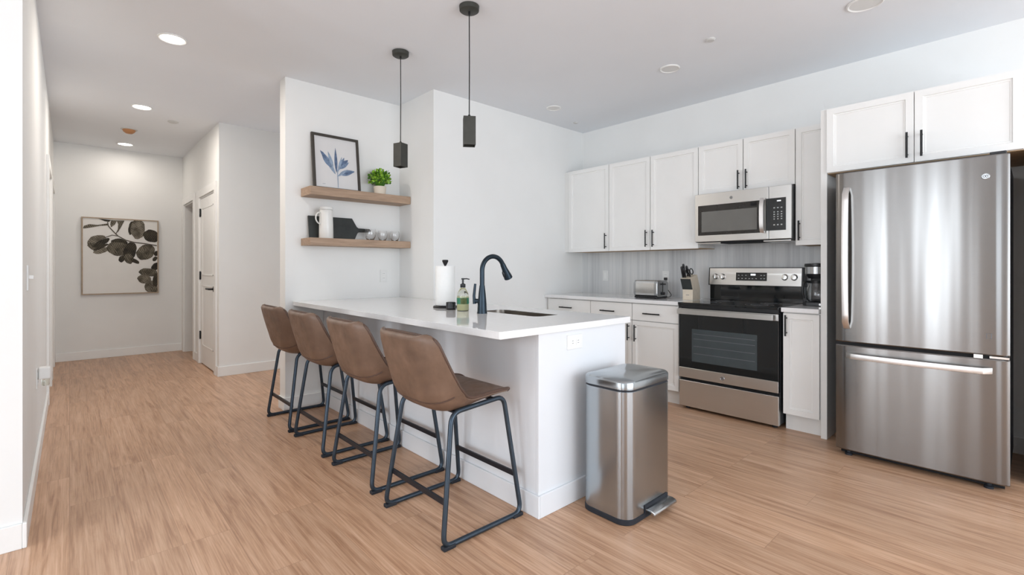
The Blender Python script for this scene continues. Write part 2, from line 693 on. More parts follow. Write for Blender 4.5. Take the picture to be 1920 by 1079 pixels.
def casing(n, x, out, a0, a1, ztop, w=0.09):
    """flat door casing around an opening in a wall at X=x; out = direction it stands proud"""
    bm = nb()
    lo, hi = min(x, x + out * 0.018), max(x, x + out * 0.018)
    box(bm, lo, hi, a0 - w, a0, 0, ztop + w)
    box(bm, lo, hi, a1, a1 + w, 0, ztop + w)
    box(bm, lo, hi, a0, a1, ztop, ztop + w)
    # jamb lining
    j0, j1 = min(x, x - out * T), max(x, x - out * T)
    box(bm, j0, j1, a0, a0 + 0.018, 0, ztop)
    box(bm, j0, j1, a1 - 0.018, a1, 0, ztop)
    box(bm, j0, j1, a0 + 0.018, a1 - 0.018, ztop - 0.018, ztop)
    return struct('trim_%d' % n, bm, 'trim', bevel=0.002)


casing(1, XHR, -1, RD[0][0], RD[0][1], RD[0][3])
casing(2, XHR, -1, RD[1][0], RD[1][1], RD[1][3], 0.085)
casing(3, XL, 1, LD[0][0], LD[0][1], LD[0][3])
casing(4, XL, 1, LD[1][0], LD[1][1], LD[1][3])


def panel_door(name, xf, xb, y0, y1, z0, z1, two=True):
    """a door leaf whose front is the face at X=xf, with two shallow recessed panels"""
    bm = B(min(xf, xb), max(xf, xb), y0, y1, z0, z1)
    d = struct(name, bm, 'trim', bevel=0.002)
    s = 1 if xb > xf else -1
    bm = nb()
    for za, zb in ((z0 + 0.22, z0 + 0.95), (z0 + 1.07, z1 - 0.12)):
        ring_o = [(xf, y0 + .11, za), (xf, y1 - .11, za), (xf, y1 - .11, zb), (xf, y0 + .11, zb)]
        for (p, q, e) in (((y0 + .11, y1 - .11), (za, za + .012), 0), ((y0 + .11, y1 - .11), (zb - .012, zb), 0),
                          ((y0 + .11, y0 + .122), (za, zb), 0), ((y1 - .122, y1 - .11), (za, zb), 0)):
            box(bm, min(xf, xf - s * .004), max(xf, xf - s * .004), p[0], p[1], q[0], q[1])
    obj('panel_moulding', bm, 'trim', d)
    return d


d1 = panel_door('door_1', XHR + 0.004, XHR + 0.044, 6.15, 6.95, 0.012, 2.015)
for z in (0.35, 1.08, 1.85):
    bm = nb()
    cyl(bm, (XHR - 0.002, 6.958, z - 0.05), (XHR - 0.002, 6.958, z + 0.05), 0.009, 10)
    box(bm, XHR + .0005, XHR + .0055, 6.93, 6.958, z - .045, z + .045)
    obj('hinge', bm, 'black', d1, smooth=True)
bm = nb()
lathe(bm, [(0, 0), (.032, 0), (.032, .009), (0, .009)], (0, 0, 0), 20, Matrix.Translation((XHR + .004, 6.215, .935)) @ Matrix.Rotation(R(-90), 4, 'Y'))
tube(bm, fillet([(XHR + .004, 6.215, .935), (XHR - .045, 6.215, .935), (XHR - .045, 6.37, .935)], .012), .011, 10)
obj('door_handle', bm, 'black', d1, smooth=True)
d2 = panel_door('door_2', XL - 0.03, XL - 0.07, 5.80, 6.56, 0.012, 2.03)
d3 = panel_door('door_3', XL - 0.03, XL - 0.07, 7.07, 7.83, 0.012, 2.03)
# latch plate on the open doorway's jamb
bm = B(XHR + .012, XHR + .055, 7.378, 7.44, .895, .965)
obj('strike_plate', bm, 'black', bpy.data.objects['trim_2'])

# streaked tile behind the range-wall counters
struct('backsplash', B(XR - 0.008, XR, 1.004, YK, 0.888, 1.46), 'tile')

# ------------------------------------------------------------------ ceiling fixtures
def recessed(loc, r, on, label, group):
    t = thing('recessed_light', label, 'ceiling light', (loc[0], loc[1], H), 0, group)
    z = H
    obj('trim_ring', L([(r, -.001), (r + .012, -.001), (r + .012, -.006), (r + .004, -.010), (r - .004, -.006), (r, -.001)], (loc[0], loc[1], z), 40), 'trim', t, smooth=True)
    obj('diffuser', L([(0, -.005), (r - .003, -.005), (r - .003, -.001), (0, -.001)], (loc[0], loc[1], z), 40), 'lamp_on' if on else 'lamp_off', t, smooth=True)
    if on:
        l = bpy.data.lights.new('downlight', 'AREA')
        l.shape = 'DISK'
        l.size = r * 1.7
        l.energy = on
        l.color = (1.0, 0.91, 0.82)
        o = bpy.data.objects.new('downlight', l)
        C.objects.link(o)
        o.location = (0, 0, -0.02)
        o.parent = t
    return t


recessed((.519, 4.0), .074, 9, 'lit recessed ceiling light nearest the kitchen, largest of the hallway row', 'lit hallway downlights')
recessed((.519, 5.893), .074, 9, 'lit recessed ceiling light in the middle of the hallway row', 'lit hallway downlights')
recessed((.519, 7.797), .074, 2.6, 'lit recessed ceiling light at the hallway end before the leaf picture', 'lit hallway downlights')
recessed((3.473, .687), .082, 0, 'unlit round ceiling light above the refrigerator side of the kitchen', 'unlit kitchen downlights')
recessed((3.477, 1.951), .066, 0, 'unlit round ceiling light above the floor in front of the range', 'unlit kitchen downlights')
recessed((3.493, 3.2), .062, 0, 'small unlit round ceiling light near the kitchen corner', 'unlit kitchen downlights')


def sprinkler(x, y, r, label, mat='vent'):
    o = obj('sprinkler_cover', L([(0, -.012), (r * .75, -.012), (r, -.005), (r, -.0005), (0, -.0005)], (x, y, H), 28), mat, smooth=True)
    return tag(o, label, 'sprinkler', 'ceiling sprinkler covers')


sprinkler(3.24, 1.514, .032, 'small flat white sprinkler cover on the ceiling between two unlit ceiling lights')
sprinkler(4.02, 3.36, .026, 'tiny white sprinkler cover in the far kitchen corner of the ceiling')
sprinkler(.82, 6.27, .05, 'faint white round cover on the hallway ceiling beside the lit lights', 'vent')
t = thing('smoke_detector', 'orange-brown dome detector on the hallway ceiling in front of the farthest lit light', 'detector', (.496, 6.95, H))
obj('base_plate', L([(0, -.008), (.075, -.008), (.078, -.0005), (0, -.0005)], (.496, 6.95, H), 28), 'vent', t, smooth=True)
obj('dome', L([(0, -.05), (.03, -.048), (.052, -.03), (.062, -.008), (0, -.008)], (.496, 6.95, H), 28), 'bronze', t, smooth=True)

# ------------------------------------------------------------------ pendants
def pendant(x, y, ang, label):
    t = thing('pendant_lamp', label, 'pendant lamp', (x, y, H), 0, 'pendants over the peninsula')
    obj('canopy', L([(0, -.034), (.05, -.034), (.058, -.028), (.06, -.002), (0, -.002)], (x, y, H), 36), 'pendant', t, smooth=True)
    bm = nb()
    tube(bm, [(x, y, H - .03), (x + .0015, y, 2.4), (x, y, 2.088)], .0032, 8)
    lathe(bm, [(0, -.05), (.007, -.05), (.007, -.03), (0, -.03)], (x, y, H), 12)
    lathe(bm, [(0, 2.072), (.009, 2.072), (.007, 2.09), (0, 2.09)], (x, y, 0), 12)
    obj('cord', bm, 'black', t, smooth=True)
    m = rz(ang, (x, y, 0))
    w, wt = .036, .004
    bm = nb()
    z0, z1 = 1.905, 2.074
    # open square tube: four walls and a top
    for a in ((x - w, x + w, y - w, y - w + wt), (x - w, x + w, y + w - wt, y + w), (x - w, x - w + wt, y - w + wt, y + w - wt), (x + w - wt, x + w, y - w + wt, y + w - wt)):
        box(bm, *a, z0, z1 - wt, mat=m)
    box(bm, x - w, x + w, y - w, y + w, z1 - wt, z1, mat=m)
    s = obj('lamp_shade', bm, 'pendant', t)
    obj('bulb', L([(0, 1.97), (.012, 1.972), (.022, 1.985), (.024, 2.0), (.016, 2.03), (.013, 2.07), (0, 2.07)], (x, y, 0), 20), 'lamp_off', t, smooth=True)
    return t


pendant(1.766, 2.302, R(-37.5 + 4), 'black square pendant lamp hanging nearer the camera, its canopy higher in view')
pendant(1.771, 3.125, R(-29.5 + 45 + 3), 'black square pendant lamp hanging nearer the shelves with a corner turned forward')

# ------------------------------------------------------------------ handles and cabinet doors
def pull(parent, x, y, z, length, vertical=True, sx=-1, r=.006, name='handle', out=.03):
    """bar pull on a face at X=x, standing out by `out` towards sx"""
    bm = nb()
    xo = x + sx * out
    h = length / 2
    if vertical:
        cyl(bm, (xo, y, z - h), (xo, y, z + h), r, 12)
        for s in (-1, 1):
            cyl(bm, (x, y, z + s * (h - .022)), (xo, y, z + s * (h - .022)), r * .8, 10)
    else:
        cyl(bm, (xo, y - h, z), (xo, y + h, z), r, 12)
        for s in (-1, 1):
            cyl(bm, (x, y + s * (h - .022), z), (xo, y + s * (h - .022), z), r * .8, 10)
    return obj(name, bm, 'black', parent, smooth=True)


def shaker(parent, xf, y0, y1, z0, z1, th=.02, fr=.055, sx=-1, name='door'):
    """shaker door leaf whose front is at X=xf, facing sx"""
    xb = xf - sx * th
    bm = nb()
    box(bm, min(xf, xb), max(xf, xb), y0, y1, z0, z1)
    bmesh.ops.recalc_face_normals(bm, faces=bm.faces)
    f = [f for f in bm.faces if abs(f.normal.x - sx) < .01][0]
    bmesh.ops.inset_region(bm, faces=[f], thickness=fr, depth=0)
    bmesh.ops.inset_region(bm, faces=[f], thickness=.004, depth=-.007)
    bmesh.ops.inset_region(bm, faces=[f], thickness=.012, depth=0)
    bmesh.ops.inset_region(bm, faces=[f], thickness=.003, depth=-.002)
    return obj(name, bm, 'cabinet', parent)


XD = 3.79      # base door fronts
XB = 3.812     # base carcass fronts


def base_cabinet(y0, y1, label, doors, drawer=True, zt=0.855):
    t = thing('base_cabinet', label, 'cabinet', (XB, (y0 + y1) / 2, 0), 0, 'base cabinets along the range wall')
    bm = nb()
    box(bm, XB, XR - .002, y0, y1, .118, zt)
    box(bm, XB + .045, XR - .002, y0, y1, 0, .118)
    obj('body', bm, 'cabinet', t)
    g = .0025
    zd = zt - .008
    if drawer:
        o = obj('drawer', B(XD, XB, y0 + g, y1 - g, .698, zd), 'cabinet', t, bevel=.0015)
        pull(o, XD, (y0 + y1) / 2 + .02, .765, .165, False)
        zd = .692
    for (a, b, hy, hz, hl) in doors:
        d = shaker(t, XD, a + g, b - g, .125, zd)
        pull(d, XD, hy, hz, hl)
    return t


base_cabinet(2.983, 3.55, 'white base cabinet in the kitchen corner with one drawer, left of two others', [(2.983, 3.55, 3.02, .6, .15)])
base_cabinet(2.505, 2.981, 'white base cabinet in the middle of three, its black door pull beside the next cabinet', [(2.505, 2.981, 2.535, .585, .15)])
base_cabinet(2.043, 2.503, 'white base cabinet directly left of the range with drawer over door', [(2.043, 2.503, 2.462, .582, .15)])
base_cabinet(1.006, 1.238, 'narrow white base cabinet between the range and the refrigerator panel', [(1.006, 1.238, 1.213, .76, .15)], drawer=False)
bpy.data.objects['baseboard_kitchen'].location = (0, 0, 0)
# filler between the corner cabinet and the end wall
struct('trim_5', B(XB, XR - .002, 3.552, YK - .001, 0.118, .855), 'cabinet')

tag(obj('countertop', B(3.765, XR - .009, 2.038, YK - .002, .856, .888), 'quartz', bevel=.003), 'long white quartz worktop under the toaster, left of the range', 'countertop')
tag(obj('countertop', B(3.765, XR - .009, 1.005, 1.243, .856, .888), 'quartz', bevel=.003), 'short white quartz worktop piece under the coffee maker', 'countertop')

XW = 4.08


def wall_cabinet(y0, y1, z0, z1, label, doors, xf=XW, xb=XR - .002, group='wall cabinets along the range wall', name='wall_cabinet'):
    t = thing(name, label, 'cabinet', (xb, (y0 + y1) / 2, z0), 0, group)
    bm = nb()
    box(bm, xf + .021, xb, y0, y1, z0 + .004, z1)
    obj('body', bm, 'cabinet', t)
    obj('underside', B(xf + .025, xb, y0 + .002, y1 - .002, z0 - .001, z0 + .004), 'rawply', t)
    for (a, b, hy, hz, hl) in doors:
        d = shaker(t, xf, a + .002, b - .002, z0 - .002, z1 - .003)
        pull(d, xf, hy, hz, hl)
    return t


ZU0, ZU1 = 1.347, 2.240
wall_cabinet(2.972, 3.51, ZU0, ZU1, 'white single-door wall cabinet in the kitchen corner', [(2.972, 3.51, 3.005, 1.45, .16)])
wall_cabinet(2.017, 2.970, ZU0, ZU1, 'white two-door wall cabinet above the toaster', [(2.495, 2.970, 2.53, 1.455, .16), (2.017, 2.492, 2.456, 1.452, .16)])
wall_cabinet(1.247, 2.015, 1.817, ZU1, 'short white two-door wall cabinet above the microwave', [(1.634, 2.015, 1.665, 1.90, .155), (1.247, 1.631, 1.602, 1.90, .155)])
wall_cabinet(1.006, 1.245, ZU0, ZU1, 'narrow tall white wall cabinet right of the microwave', [(1.006, 1.245, 1.215, 1.455, .15)])
struct('trim_6', B(XW + .02, XR - .002, 3.512, YK - .001, ZU0, ZU1), 'cabinet')

# refrigerator surround
t = thing('refrigerator_cabinet', 'white two-door cabinet above the refrigerator with tall side panel', 'cabinet', (3.8, .5, 0))
bm = nb()
box(bm, 3.803, XR - .016, .022, .963, 1.815, 2.25)
obj('body', bm, 'cabinet', t)
obj('underside', B(3.806, XR - .017, .024, .962, 1.811, 1.815), 'rawply', t)
obj('side_panel', B(3.80, XR - .016, .965, 1.003, 0, 2.252), 'cabinet', t, bevel=.002)
obj('side_panel', B(3.80, XR - .016, -.02, .020, 0, 2.252), 'cabinet', t, bevel=.002)
for (a, b, hy) in ((.505, .962, .535), (.048, .501, .466)):
    d = shaker(t, 3.78, a, b, 1.816, 2.246)
    pull(d, 3.78, hy, 1.92, .155)

# ------------------------------------------------------------------ refrigerator
t = thing('refrigerator', 'large stainless steel refrigerator with a bottom freezer drawer', 'refrigerator', (3.9, .475, 0))
FX = 3.55
FY0, FY1 = .092, .858
obj('case', B(FX + .075, 4.36, FY0 + .006, FY1 - .006, .045, 1.745), 'dark_case', t, bevel=.004)


def fridge_door(name, z0, z1):
    """door slab whose front bows out very slightly and rounds at both side edges"""
    bm = nb()
    n = 28
    pts = []
    for i in range(n + 1):
        u = i / n
        y = FY0 + (FY1 - FY0) * u
        e = min(u, 1 - u) * (FY1 - FY0)
        rnd = .010 * (1 - min(1, e / .014)) ** 2
        pts.append((FX + .010 * (2 * u - 1) ** 2 + rnd, y))
    ring = [(x, y) for x, y in pts] + [(FX + .068, FY1), (FX + .068, FY0)]
    loft(bm, [[(x + .004, y, z0) for x, y in ring], [(x, y, z0 + .006) for x, y in ring],
              [(x, y, z1 - .006) for x, y in ring], [(x + .004, y, z1) for x, y in ring]])
    return obj(name, bm, 'steel_fridge', t, smooth=True, ang=30)


ud = fridge_door('door', .712, 1.766)
fd = fridge_door('freezer_drawer', .040, .692)
obj('door_gasket', B(FX + .02, FX + .08, FY0 + .004, FY1 - .004, .69, .714), 'gap', t)
# bowed flat handles
def bow(p, q, out, w, d, n=20, along='z'):
    bm = nb()
    rings = []
    for i in range(n + 1):
        u = i / n
        prof = 1 - (2 * u - 1) ** 6
        c = Vector(p).lerp(Vector(q), u)
        c.x -= out * (0.62 + 0.38 * (1 - (2 * u - 1) ** 2)) * (prof if i in (0, n) else 1)
        if along == 'z':
            r = [(c.x - d, c.y - w, c.z), (c.x - d * .2, c.y - w, c.z), (c.x + d, c.y - w * .6, c.z), (c.x + d, c.y + w * .6, c.z), (c.x - d * .2, c.y + w, c.z), (c.x - d, c.y + w, c.z)]
        else:
            r = [(c.x - d, c.y, c.z - w), (c.x - d * .2, c.y, c.z - w), (c.x + d, c.y, c.z - w * .6), (c.x + d, c.y, c.z + w * .6), (c.x - d * .2, c.y, c.z + w), (c.x - d, c.y, c.z + w)]
        rings.append(r)
    loft(bm, rings)
    return bm


obj('handle', bow((FX + .006, .795, .795), (FX + .006, .795, 1.672), .055, .017, .012), 'handle_steel', ud, bevel=.002, smooth=True)
obj('handle', bow((FX + .008, .155, .632), (FX + .008, .80, .632), .055, .016, .012, along='y'), 'handle_steel', fd, bevel=.002, smooth=True)
bm = nb()
box(bm, FX + .012, FX + .06, FY0 + .002, FY0 + .075, .696, .707)
cyl(bm, (FX + .03, FY0 + .02, .69), (FX + .03, FY0 + .02, .716), .01, 12)
box(bm, FX + .004, FX + .05, FY0 + .10, FY0 + .135, .692, .712)
obj('hinge', bm, 'chrome', t, smooth=True)
obj('hinge_cover', B(FX + .02, FX + .16, FY0 + .012, FY0 + .075, 1.766, 1.782), 'plastic', t, bevel=.004)


def emblem(parent, x, y, z, r, sx=-1, mat='slot', ringmat='steel'):
    """small round maker's badge on a face at X=x: a disc, a rim and looped strokes"""
    m = Matrix.Translation((x, y, z)) @ Matrix.Rotation(R(-90 if sx < 0 else 90), 4, 'Y')
    bm = nb()
    lathe(bm, [(0, 0), (r, 0), (r, .0015), (r * .9, .0028), (r * .82, .0015), (0, .0015)], (0, 0, 0), 28, m)
    e = obj('badge', bm, ringmat, parent, smooth=True)
    bm = nb()
    for s in (-1, 1):
        tube(bm, [m @ Vector((r * .42 * math.sin(a) * .9, s * r * .3 + r * .24 * math.cos(a), .0024)) for a in [2 * PI * i / 14 for i in range(14)]], r * .07, 6, closed=True)
    obj('badge_lettering', bm, mat, e, smooth=True)
    return e


emblem(ud, FX + .0055, .182, 1.655, .017)
bm = nb()
tube(bm, [(FX + .006, .16, .80), (FX + .006, .178, .80), (FX + .006, .178, .825), (FX + .006, .16, .825)], .0022, 6, closed=True)
obj('door_sticker', bm, 'slot', ud, smooth=True)
obj('shadow_toe_grille', B(FX + .055, FX + .12, FY0 + .02, FY1 - .02, .012, .05), 'gap', t)  # grille in near-black that stands in for the shadow under the freezer drawer
for y in (FY0 + .08, FY1 - .06):
    obj('foot', L([(0, 0), (.02, 0), (.02, .012), (.012, .016), (.012, .05), (0, .05)], (FX + .055, y, 0), 16), 'rubber', t, smooth=True)
for y in (FY0 + .08, FY1 - .08):
    obj('foot', L([(0, 0), (.02, 0), (.02, .012), (.012, .016), (.012, .05), (0, .05)], (4.28, y, 0), 16), 'rubber', t, smooth=True)

# ------------------------------------------------------------------ range
t = thing('kitchen_range', 'stainless steel electric range with black glass oven door', 'range', (4.08, 1.642, 0))
RY0, RY1 = 1.254, 2.031
obj('body', B(3.80, 4.385, RY0 + .004, RY1 - .004, .03, .868), 'dark_case', t, bevel=.002)
bm = B(3.752, 4.385, RY0, RY1, .868, .886)
ck = obj('cooktop', bm, 'blackglass', t, bevel=.003)
obj('cooktop_front', B(3.762, 3.80, RY0 + .002, RY1 - .002, .843, .868), 'plastic', t)
for (bx, by, br_) in ((3.93, 1.45, .10), (3.93, 1.84, .085), (4.17, 1.45, .075), (4.17, 1.84, .09)):
    bm = nb()
    for rr in (br_, br_ * .6):
        lathe(bm, [(rr - .0015, .0001), (rr + .0015, .0001), (rr + .0015, .0006), (rr - .0015, .0006), (rr - .0015, .0001)], (bx, by, .886), 48)
    obj('burner_ring', bm, 'slot', ck)
# oven door
od = obj('oven_door', B(3.766, 3.80, RY0 + .004, RY1 - .004, .266, .838), 'blackglass', t, bevel=.003)
obj('door_top_band', B(3.760, 3.768, RY0 + .004, RY1 - .004, .788, .836), 'steel_warm', od, bevel=.002)
obj('door_bottom_band', B(3.760, 3.768, RY0 + .004, RY1 - .004, .266, .348), 'steel_warm', od, bevel=.002)
bm = nb()
for z in (.47, .53, .59, .63):
    box(bm, 3.7631, 3.7636, 1.42, 1.90, z, z + .003)
bm, ms = joinbm([(B(3.7635, 3.767, 1.405, 1.915, .405, .672), 'ovenwin'), (bm, 'slot')])
obj('oven_window', bm, ms, od)
bm = nb()
box(bm, 3.712, 3.728, RY0 + .03, RY1 - .012, .793, .832)
bev(bm, .006, 3)
for y in (RY0 + .07, RY1 - .055):
    box(bm, 3.726, 3.762, y - .012, y + .012, .80, .825)
obj('handle', bm, 'steel_warm', od)
emblem(od, 3.76, 1.662, .306, .016)
obj('recess', B(3.79, 3.81, RY0 + .006, RY1 - .006, .238, .268), 'gap', t)
obj('drawer', B(3.768, 3.80, RY0 + .004, RY1 - .004, .026, .240), 'steel_warm', t, bevel=.003)
for y in (RY0 + .05, RY1 - .05):
    for x in (3.83, 4.33):
        obj('foot', L([(0, 0), (.018, 0), (.018, .03), (0, .03)], (x, y, 0), 14), 'rubber', t, smooth=True)
# backguard: black riser and a steel control panel that leans back
bg_ = obj('backguard', B(4.315, 4.385, RY0 + .006, RY1 - .012, .886, 1.03), 'blackglass', t, bevel=.002)
bm = nb()
prism(bm, [(4.292, RY0, 1.018), (4.385, RY0, 1.018), (4.385, RY0, 1.176), (4.306, RY0, 1.176)], (0, RY1 - RY0 - .006, 0))
cp = obj('control_housing', bm, 'plastic', t, bevel=.003)
bm = nb()
prism(bm, [(4.2885, RY0 + .012, 1.024), (4.293, RY0 + .012, 1.024), (4.306, RY0 + .012, 1.170), (4.3015, RY0 + .012, 1.170)], (0, RY1 - RY0 - .03, 0))
cf = obj('control_panel', bm, 'steel_warm', cp)


def on_cp(y, z, out=.0):
    return Vector((4.2885 + (z - 1.024) * .013 / .146 - out, y, z))


def cp_plate(y0, y1, z0, z1, out, th):
    bm = nb()
    a = [on_cp(y0, z0, out + th), on_cp(y0, z0, out - .0005), on_cp(y0, z1, out - .0005), on_cp(y0, z1, out + th)]
    prism(bm, a, (0, y1 - y0, 0))
    return bm


dpb = cp_plate(1.525, 1.778, 1.062, 1.132, 0, .003)
dgb = cp_plate(1.615, 1.655, 1.107, 1.122, .003, .0008)
bm = nb()
for i, y in enumerate((1.755, 1.725, 1.695, 1.665, 1.64, 1.61, 1.57, 1.545)):
    a = [on_cp(y - .006, 1.078, .0038), on_cp(y - .006, 1.078, .003), on_cp(y - .006, 1.084, .003), on_cp(y - .006, 1.084, .0038)]
    prism(bm, a, (0, .012, 0))
for y in (1.755, 1.725, 1.695, 1.57, 1.545):
    a = [on_cp(y - .006, 1.106, .0038), on_cp(y - .006, 1.106, .003), on_cp(y - .006, 1.111, .003), on_cp(y - .006, 1.111, .0038)]
    prism(bm, a, (0, .012, 0))
bm, ms = joinbm([(dpb, 'display'), (dgb, 'digits'), (bm, 'glyph')])
obj('display', bm, ms, cf)
for y in (1.958, 1.895, 1.387, 1.317):
    p = on_cp(y, 1.095)
    m = Matrix.Translation(p) @ Matrix.Rotation(R(-90 + 5), 4, 'Y')
    bm = nb()
    lathe(bm, [(0, 0), (.026, 0), (.026, .006), (.021, .009), (.019, .028), (.0, .030)], (0, 0, 0), 28, m)
    kn = obj('knob', bm, 'chrome', cf, smooth=True)
    bm = nb()
    box(bm, -.019, .019, -.0045, .0045, .026, .036, mat=m)
    obj('grip', bm, 'chrome', kn, bevel=.001)

# ------------------------------------------------------------------ microwave
t = thing('microwave', 'stainless steel over-the-range microwave with black window', 'microwave', (4.2, 1.625, 1.385))
MX, MY0, MY1, MZ0, MZ1 = 4.01, 1.252, 2.012, 1.392, 1.806
obj('case', B(MX + .02, XR - .01, MY0, MY1, MZ0, MZ1), 'dark_case', t, bevel=.002)
obj('vent_base', B(MX + .03, XR - .02, MY0 + .01, MY1 - .01, MZ0 - .014, MZ0), 'steel_warm', t, bevel=.004)
obj('vent_slot', B(MX + .0285, MX + .2, 1.46, 1.80, MZ0 - .0145, MZ0 - .001), 'gap', t)
YD = 1.412
dr = obj('door', B(MX, MX + .022, YD + .001, MY1, MZ0 + .004, MZ1), 'steel_warm', t, bevel=.003)
ct = obj('control_fascia', B(MX, MX + .022, MY0, YD - .001, MZ0 + .004, MZ1), 'steel_warm', t, bevel=.003)
gl = obj('door_glass', B(MX - .003, MX + .004, YD + .062, MY1 - .030, 1.450, 1.706), 'mwframe', dr, bevel=.001)
obj('window', B(MX - .004, MX, YD + .085, MY1 - .062, 1.478, 1.652), 'mwglass', gl)
obj('energy_label', B(MX - .0042, MX, YD + .085, YD + .135, 1.668, 1.694), 'gap', gl)
bm = nb()
rings = []
for i in range(17):
    u = i / 16
    z = 1.448 + u * .272
    o_ = .022 + .022 * (1 - (2 * u - 1) ** 4)
    rings.append([(MX - o_ - .008, YD + .022, z), (MX - o_ + .006, YD + .022, z), (MX - o_ + .006, YD + .052, z), (MX - o_ - .008, YD + .052, z)])
loft(bm, rings)
for z in (1.455, 1.713):
    box(bm, MX - .03, MX + .002, YD + .028, YD + .046, z - .007, z + .007)
obj('handle', bm, 'handle_steel', dr, smooth=True)
bm = nb()
for r_ in range(4):
    for c_ in range(3):
        y = MY0 + .066 + c_ * .026
        z = 1.55 + r_ * .018
        box(bm, MX - .0038, MX - .0029, y - .005, y + .005, z - .004, z + .004)
for c_ in range(3):
    y = MY0 + .066 + c_ * .026
    box(bm, MX - .0038, MX - .0029, y - .006, y + .006, 1.50, 1.51)
    box(bm, MX - .0038, MX - .0029, y - .006, y + .006, 1.632, 1.64)
bm, ms = joinbm([(B(MX - .003, MX + .004, MY0 + .036, YD + .018, 1.462, 1.712), 'display'), (bm, 'glyph'),
                 (B(MX - .0038, MX - .0029, MY0 + .070, MY0 + .098, 1.684, 1.693), 'digits')])
obj('keypad', bm, ms, ct)
emblem(dr, MX, 1.70, 1.752, .013)

# ------------------------------------------------------------------ peninsula
PXF, PXB, PYE = 1.617, 2.318, 1.576
ZC0, ZC1 = .862, .895
t = thing('kitchen_peninsula', 'white panelled kitchen peninsula carrying the sink worktop', 'cabinet', (1.97, 2.87, 0))
obj('body', B(PXF + .03, PXB - .02, PYE + .02, YS - .016, .10, .66), 'cabinet', t)
obj('stool_side_panel', B(PXF, PXF + .03, PYE + .018, YS - .003, 0, ZC0), 'panel', t)
obj('end_panel', B(PXF, PXB, PYE, PYE + .018, 0, ZC0), 'panel', t, bevel=.0015)
obj('plinth', B(PXB - .09, PXB - .07, PYE + .02, YK - .6 + .5, 0, .1), 'cabinet', t)
obj('kitchen_side_rail', B(PXB - .04, PXB - .02, PYE + .02, YK - .02, .66, ZC0), 'cabinet', t)
for i in range(4):
    a = PYE + .022 + i * .49
    d = shaker(t, PXB, a + .002, a + .487, .105, .855, sx=1)
    pull(d, PXB, a + (.44 if i % 2 == 0 else .05), .77, .15, sx=1)
bm = nb()
box(bm, PXF - .012, PXF, PYE - .012, YS - .016, 0, .105)
box(bm, PXF, PXB, PYE - .012, PYE, 0, .105)
obj('base_trim', bm, 'panel', t, bevel=.003)

# worktop with the sink cut-out
def slab_hole(x0, x1, y0, y1, hx0, hx1, hy0, hy1, hr, z0, z1, yend_x0=None):
    bm = nb()
    outer = rrect(x0, x1, y0, y1, .008, 3)
    inner = rrect(hx0, hx1, hy0, hy1, hr, 6)
    for loop in (outer, inner):
        vs = [bm.verts.new((x, y, z1)) for x, y in loop]
        for i in range(len(vs)):
            bm.edges.new((vs[i], vs[(i + 1) % len(vs)]))
    bmesh.ops.triangle_fill(bm, use_beauty=True, edges=bm.edges[:])
    for f in bm.faces:
        if f.normal.z < 0:
            f.normal_flip()
    r = bmesh.ops.extrude_face_region(bm, geom=bm.faces[:])
    vs = [g for g in r['geom'] if isinstance(g, bmesh.types.BMVert)]
    bmesh.ops.translate(bm, verts=vs, vec=(0, 0, z0 - z1))
    return bm


SX0, SX1, SY0, SY1 = 1.945, 2.15, 1.91, 2.45
bm = slab_hole(1.363, X1 - .003, 1.56, YS - .002, SX0, SX1, SY0, SY1, .05, ZC0, ZC1)
# kitchen-side run past the return wall's corner
tag(obj('countertop', bm, 'quartz', bevel=.0025), 'white quartz worktop of the peninsula with an undermount sink', 'countertop')

# sink bowl
t = thing('kitchen_sink', 'stainless steel undermount sink set in the peninsula worktop', 'sink', ((SX0 + SX1) / 2, (SY0 + SY1) / 2, .69))
g = .004
rings = []
for (e, z) in ((.0006, ZC1 - .004), (.002, ZC1 - .0045), (.0035, ZC0 - .02), (.010, .71), (.03, .69)):
    rings.append([(x, y, z) for x, y in rrect(SX0 + e, SX1 - e, SY0 + e, SY1 - e, .05 if e > -.01 else .06, 6)])
bm = nb()
loft(bm, rings, cap0=False, cap1=True)
# outer skin so the bowl has thickness
rings2 = [[(x, y, z) for x, y in rrect(SX0 + e, SX1 - e, SY0 + e, SY1 - e, .055, 6)] for (e, z) in ((.0005, ZC1 - .005), (.0006, ZC0 - .006), (.001, ZC0 - .02), (.006, .70), (.026, .684))]
loft(bm, rings2, cap0=False, cap1=True)
obj('bowl', bm, 'sink_steel', t, smooth=True)
obj('drain', L([(0, .6915), (.03, .6915), (.04, .694), (.042, .691), (0, .6905)], ((SX0 + SX1) / 2 + .03, (SY0 + SY1) / 2, 0), 24), 'chrome', t, smooth=True)

# faucet
fx, fy = 1.849, 2.282
t = thing('kitchen_faucet', 'dark gooseneck pull-down faucet standing at the sink', 'faucet', (fx, fy, ZC1))
obj('body', L([(0, 0), (.031, 0), (.031, .006), (.029, .012), (.027, .06), (.022, .12), (.0165, .165), (.0165, .17), (0, .17)], (fx, fy, ZC1), 28), 'faucet', t, smooth=True)
pts = [(fx, fy, ZC1 + .16), (fx, fy, ZC1 + .22), (fx, fy, 1.155)]
ar = .088
for i in range(1, 23):
    a = R(180 - i * 7.0)
    pts.append((fx + ar + ar * math.cos(a), fy, 1.155 + ar * math.sin(a)))
obj('spout', tube(nb(), pts, .0145, 16), 'faucet', t, smooth=True)
e = Vector(pts[-1])
dr_ = (Vector(pts[-1]) - Vector(pts[-2])).normalized()
hd = [e - dr_ * .004, e + dr_ * .004, e + dr_ * .03, e + dr_ * .085, e + dr_ * .10, e + dr_ * .103]
sh = obj('spray_head', tube(nb(), hd, [.0155, .0165, .018, .0265, .0275, .024], 18), 'faucet', t, smooth=True)
bm = nb()
c0 = e + dr_ * .06 + Vector((-.02, 0, -.012))
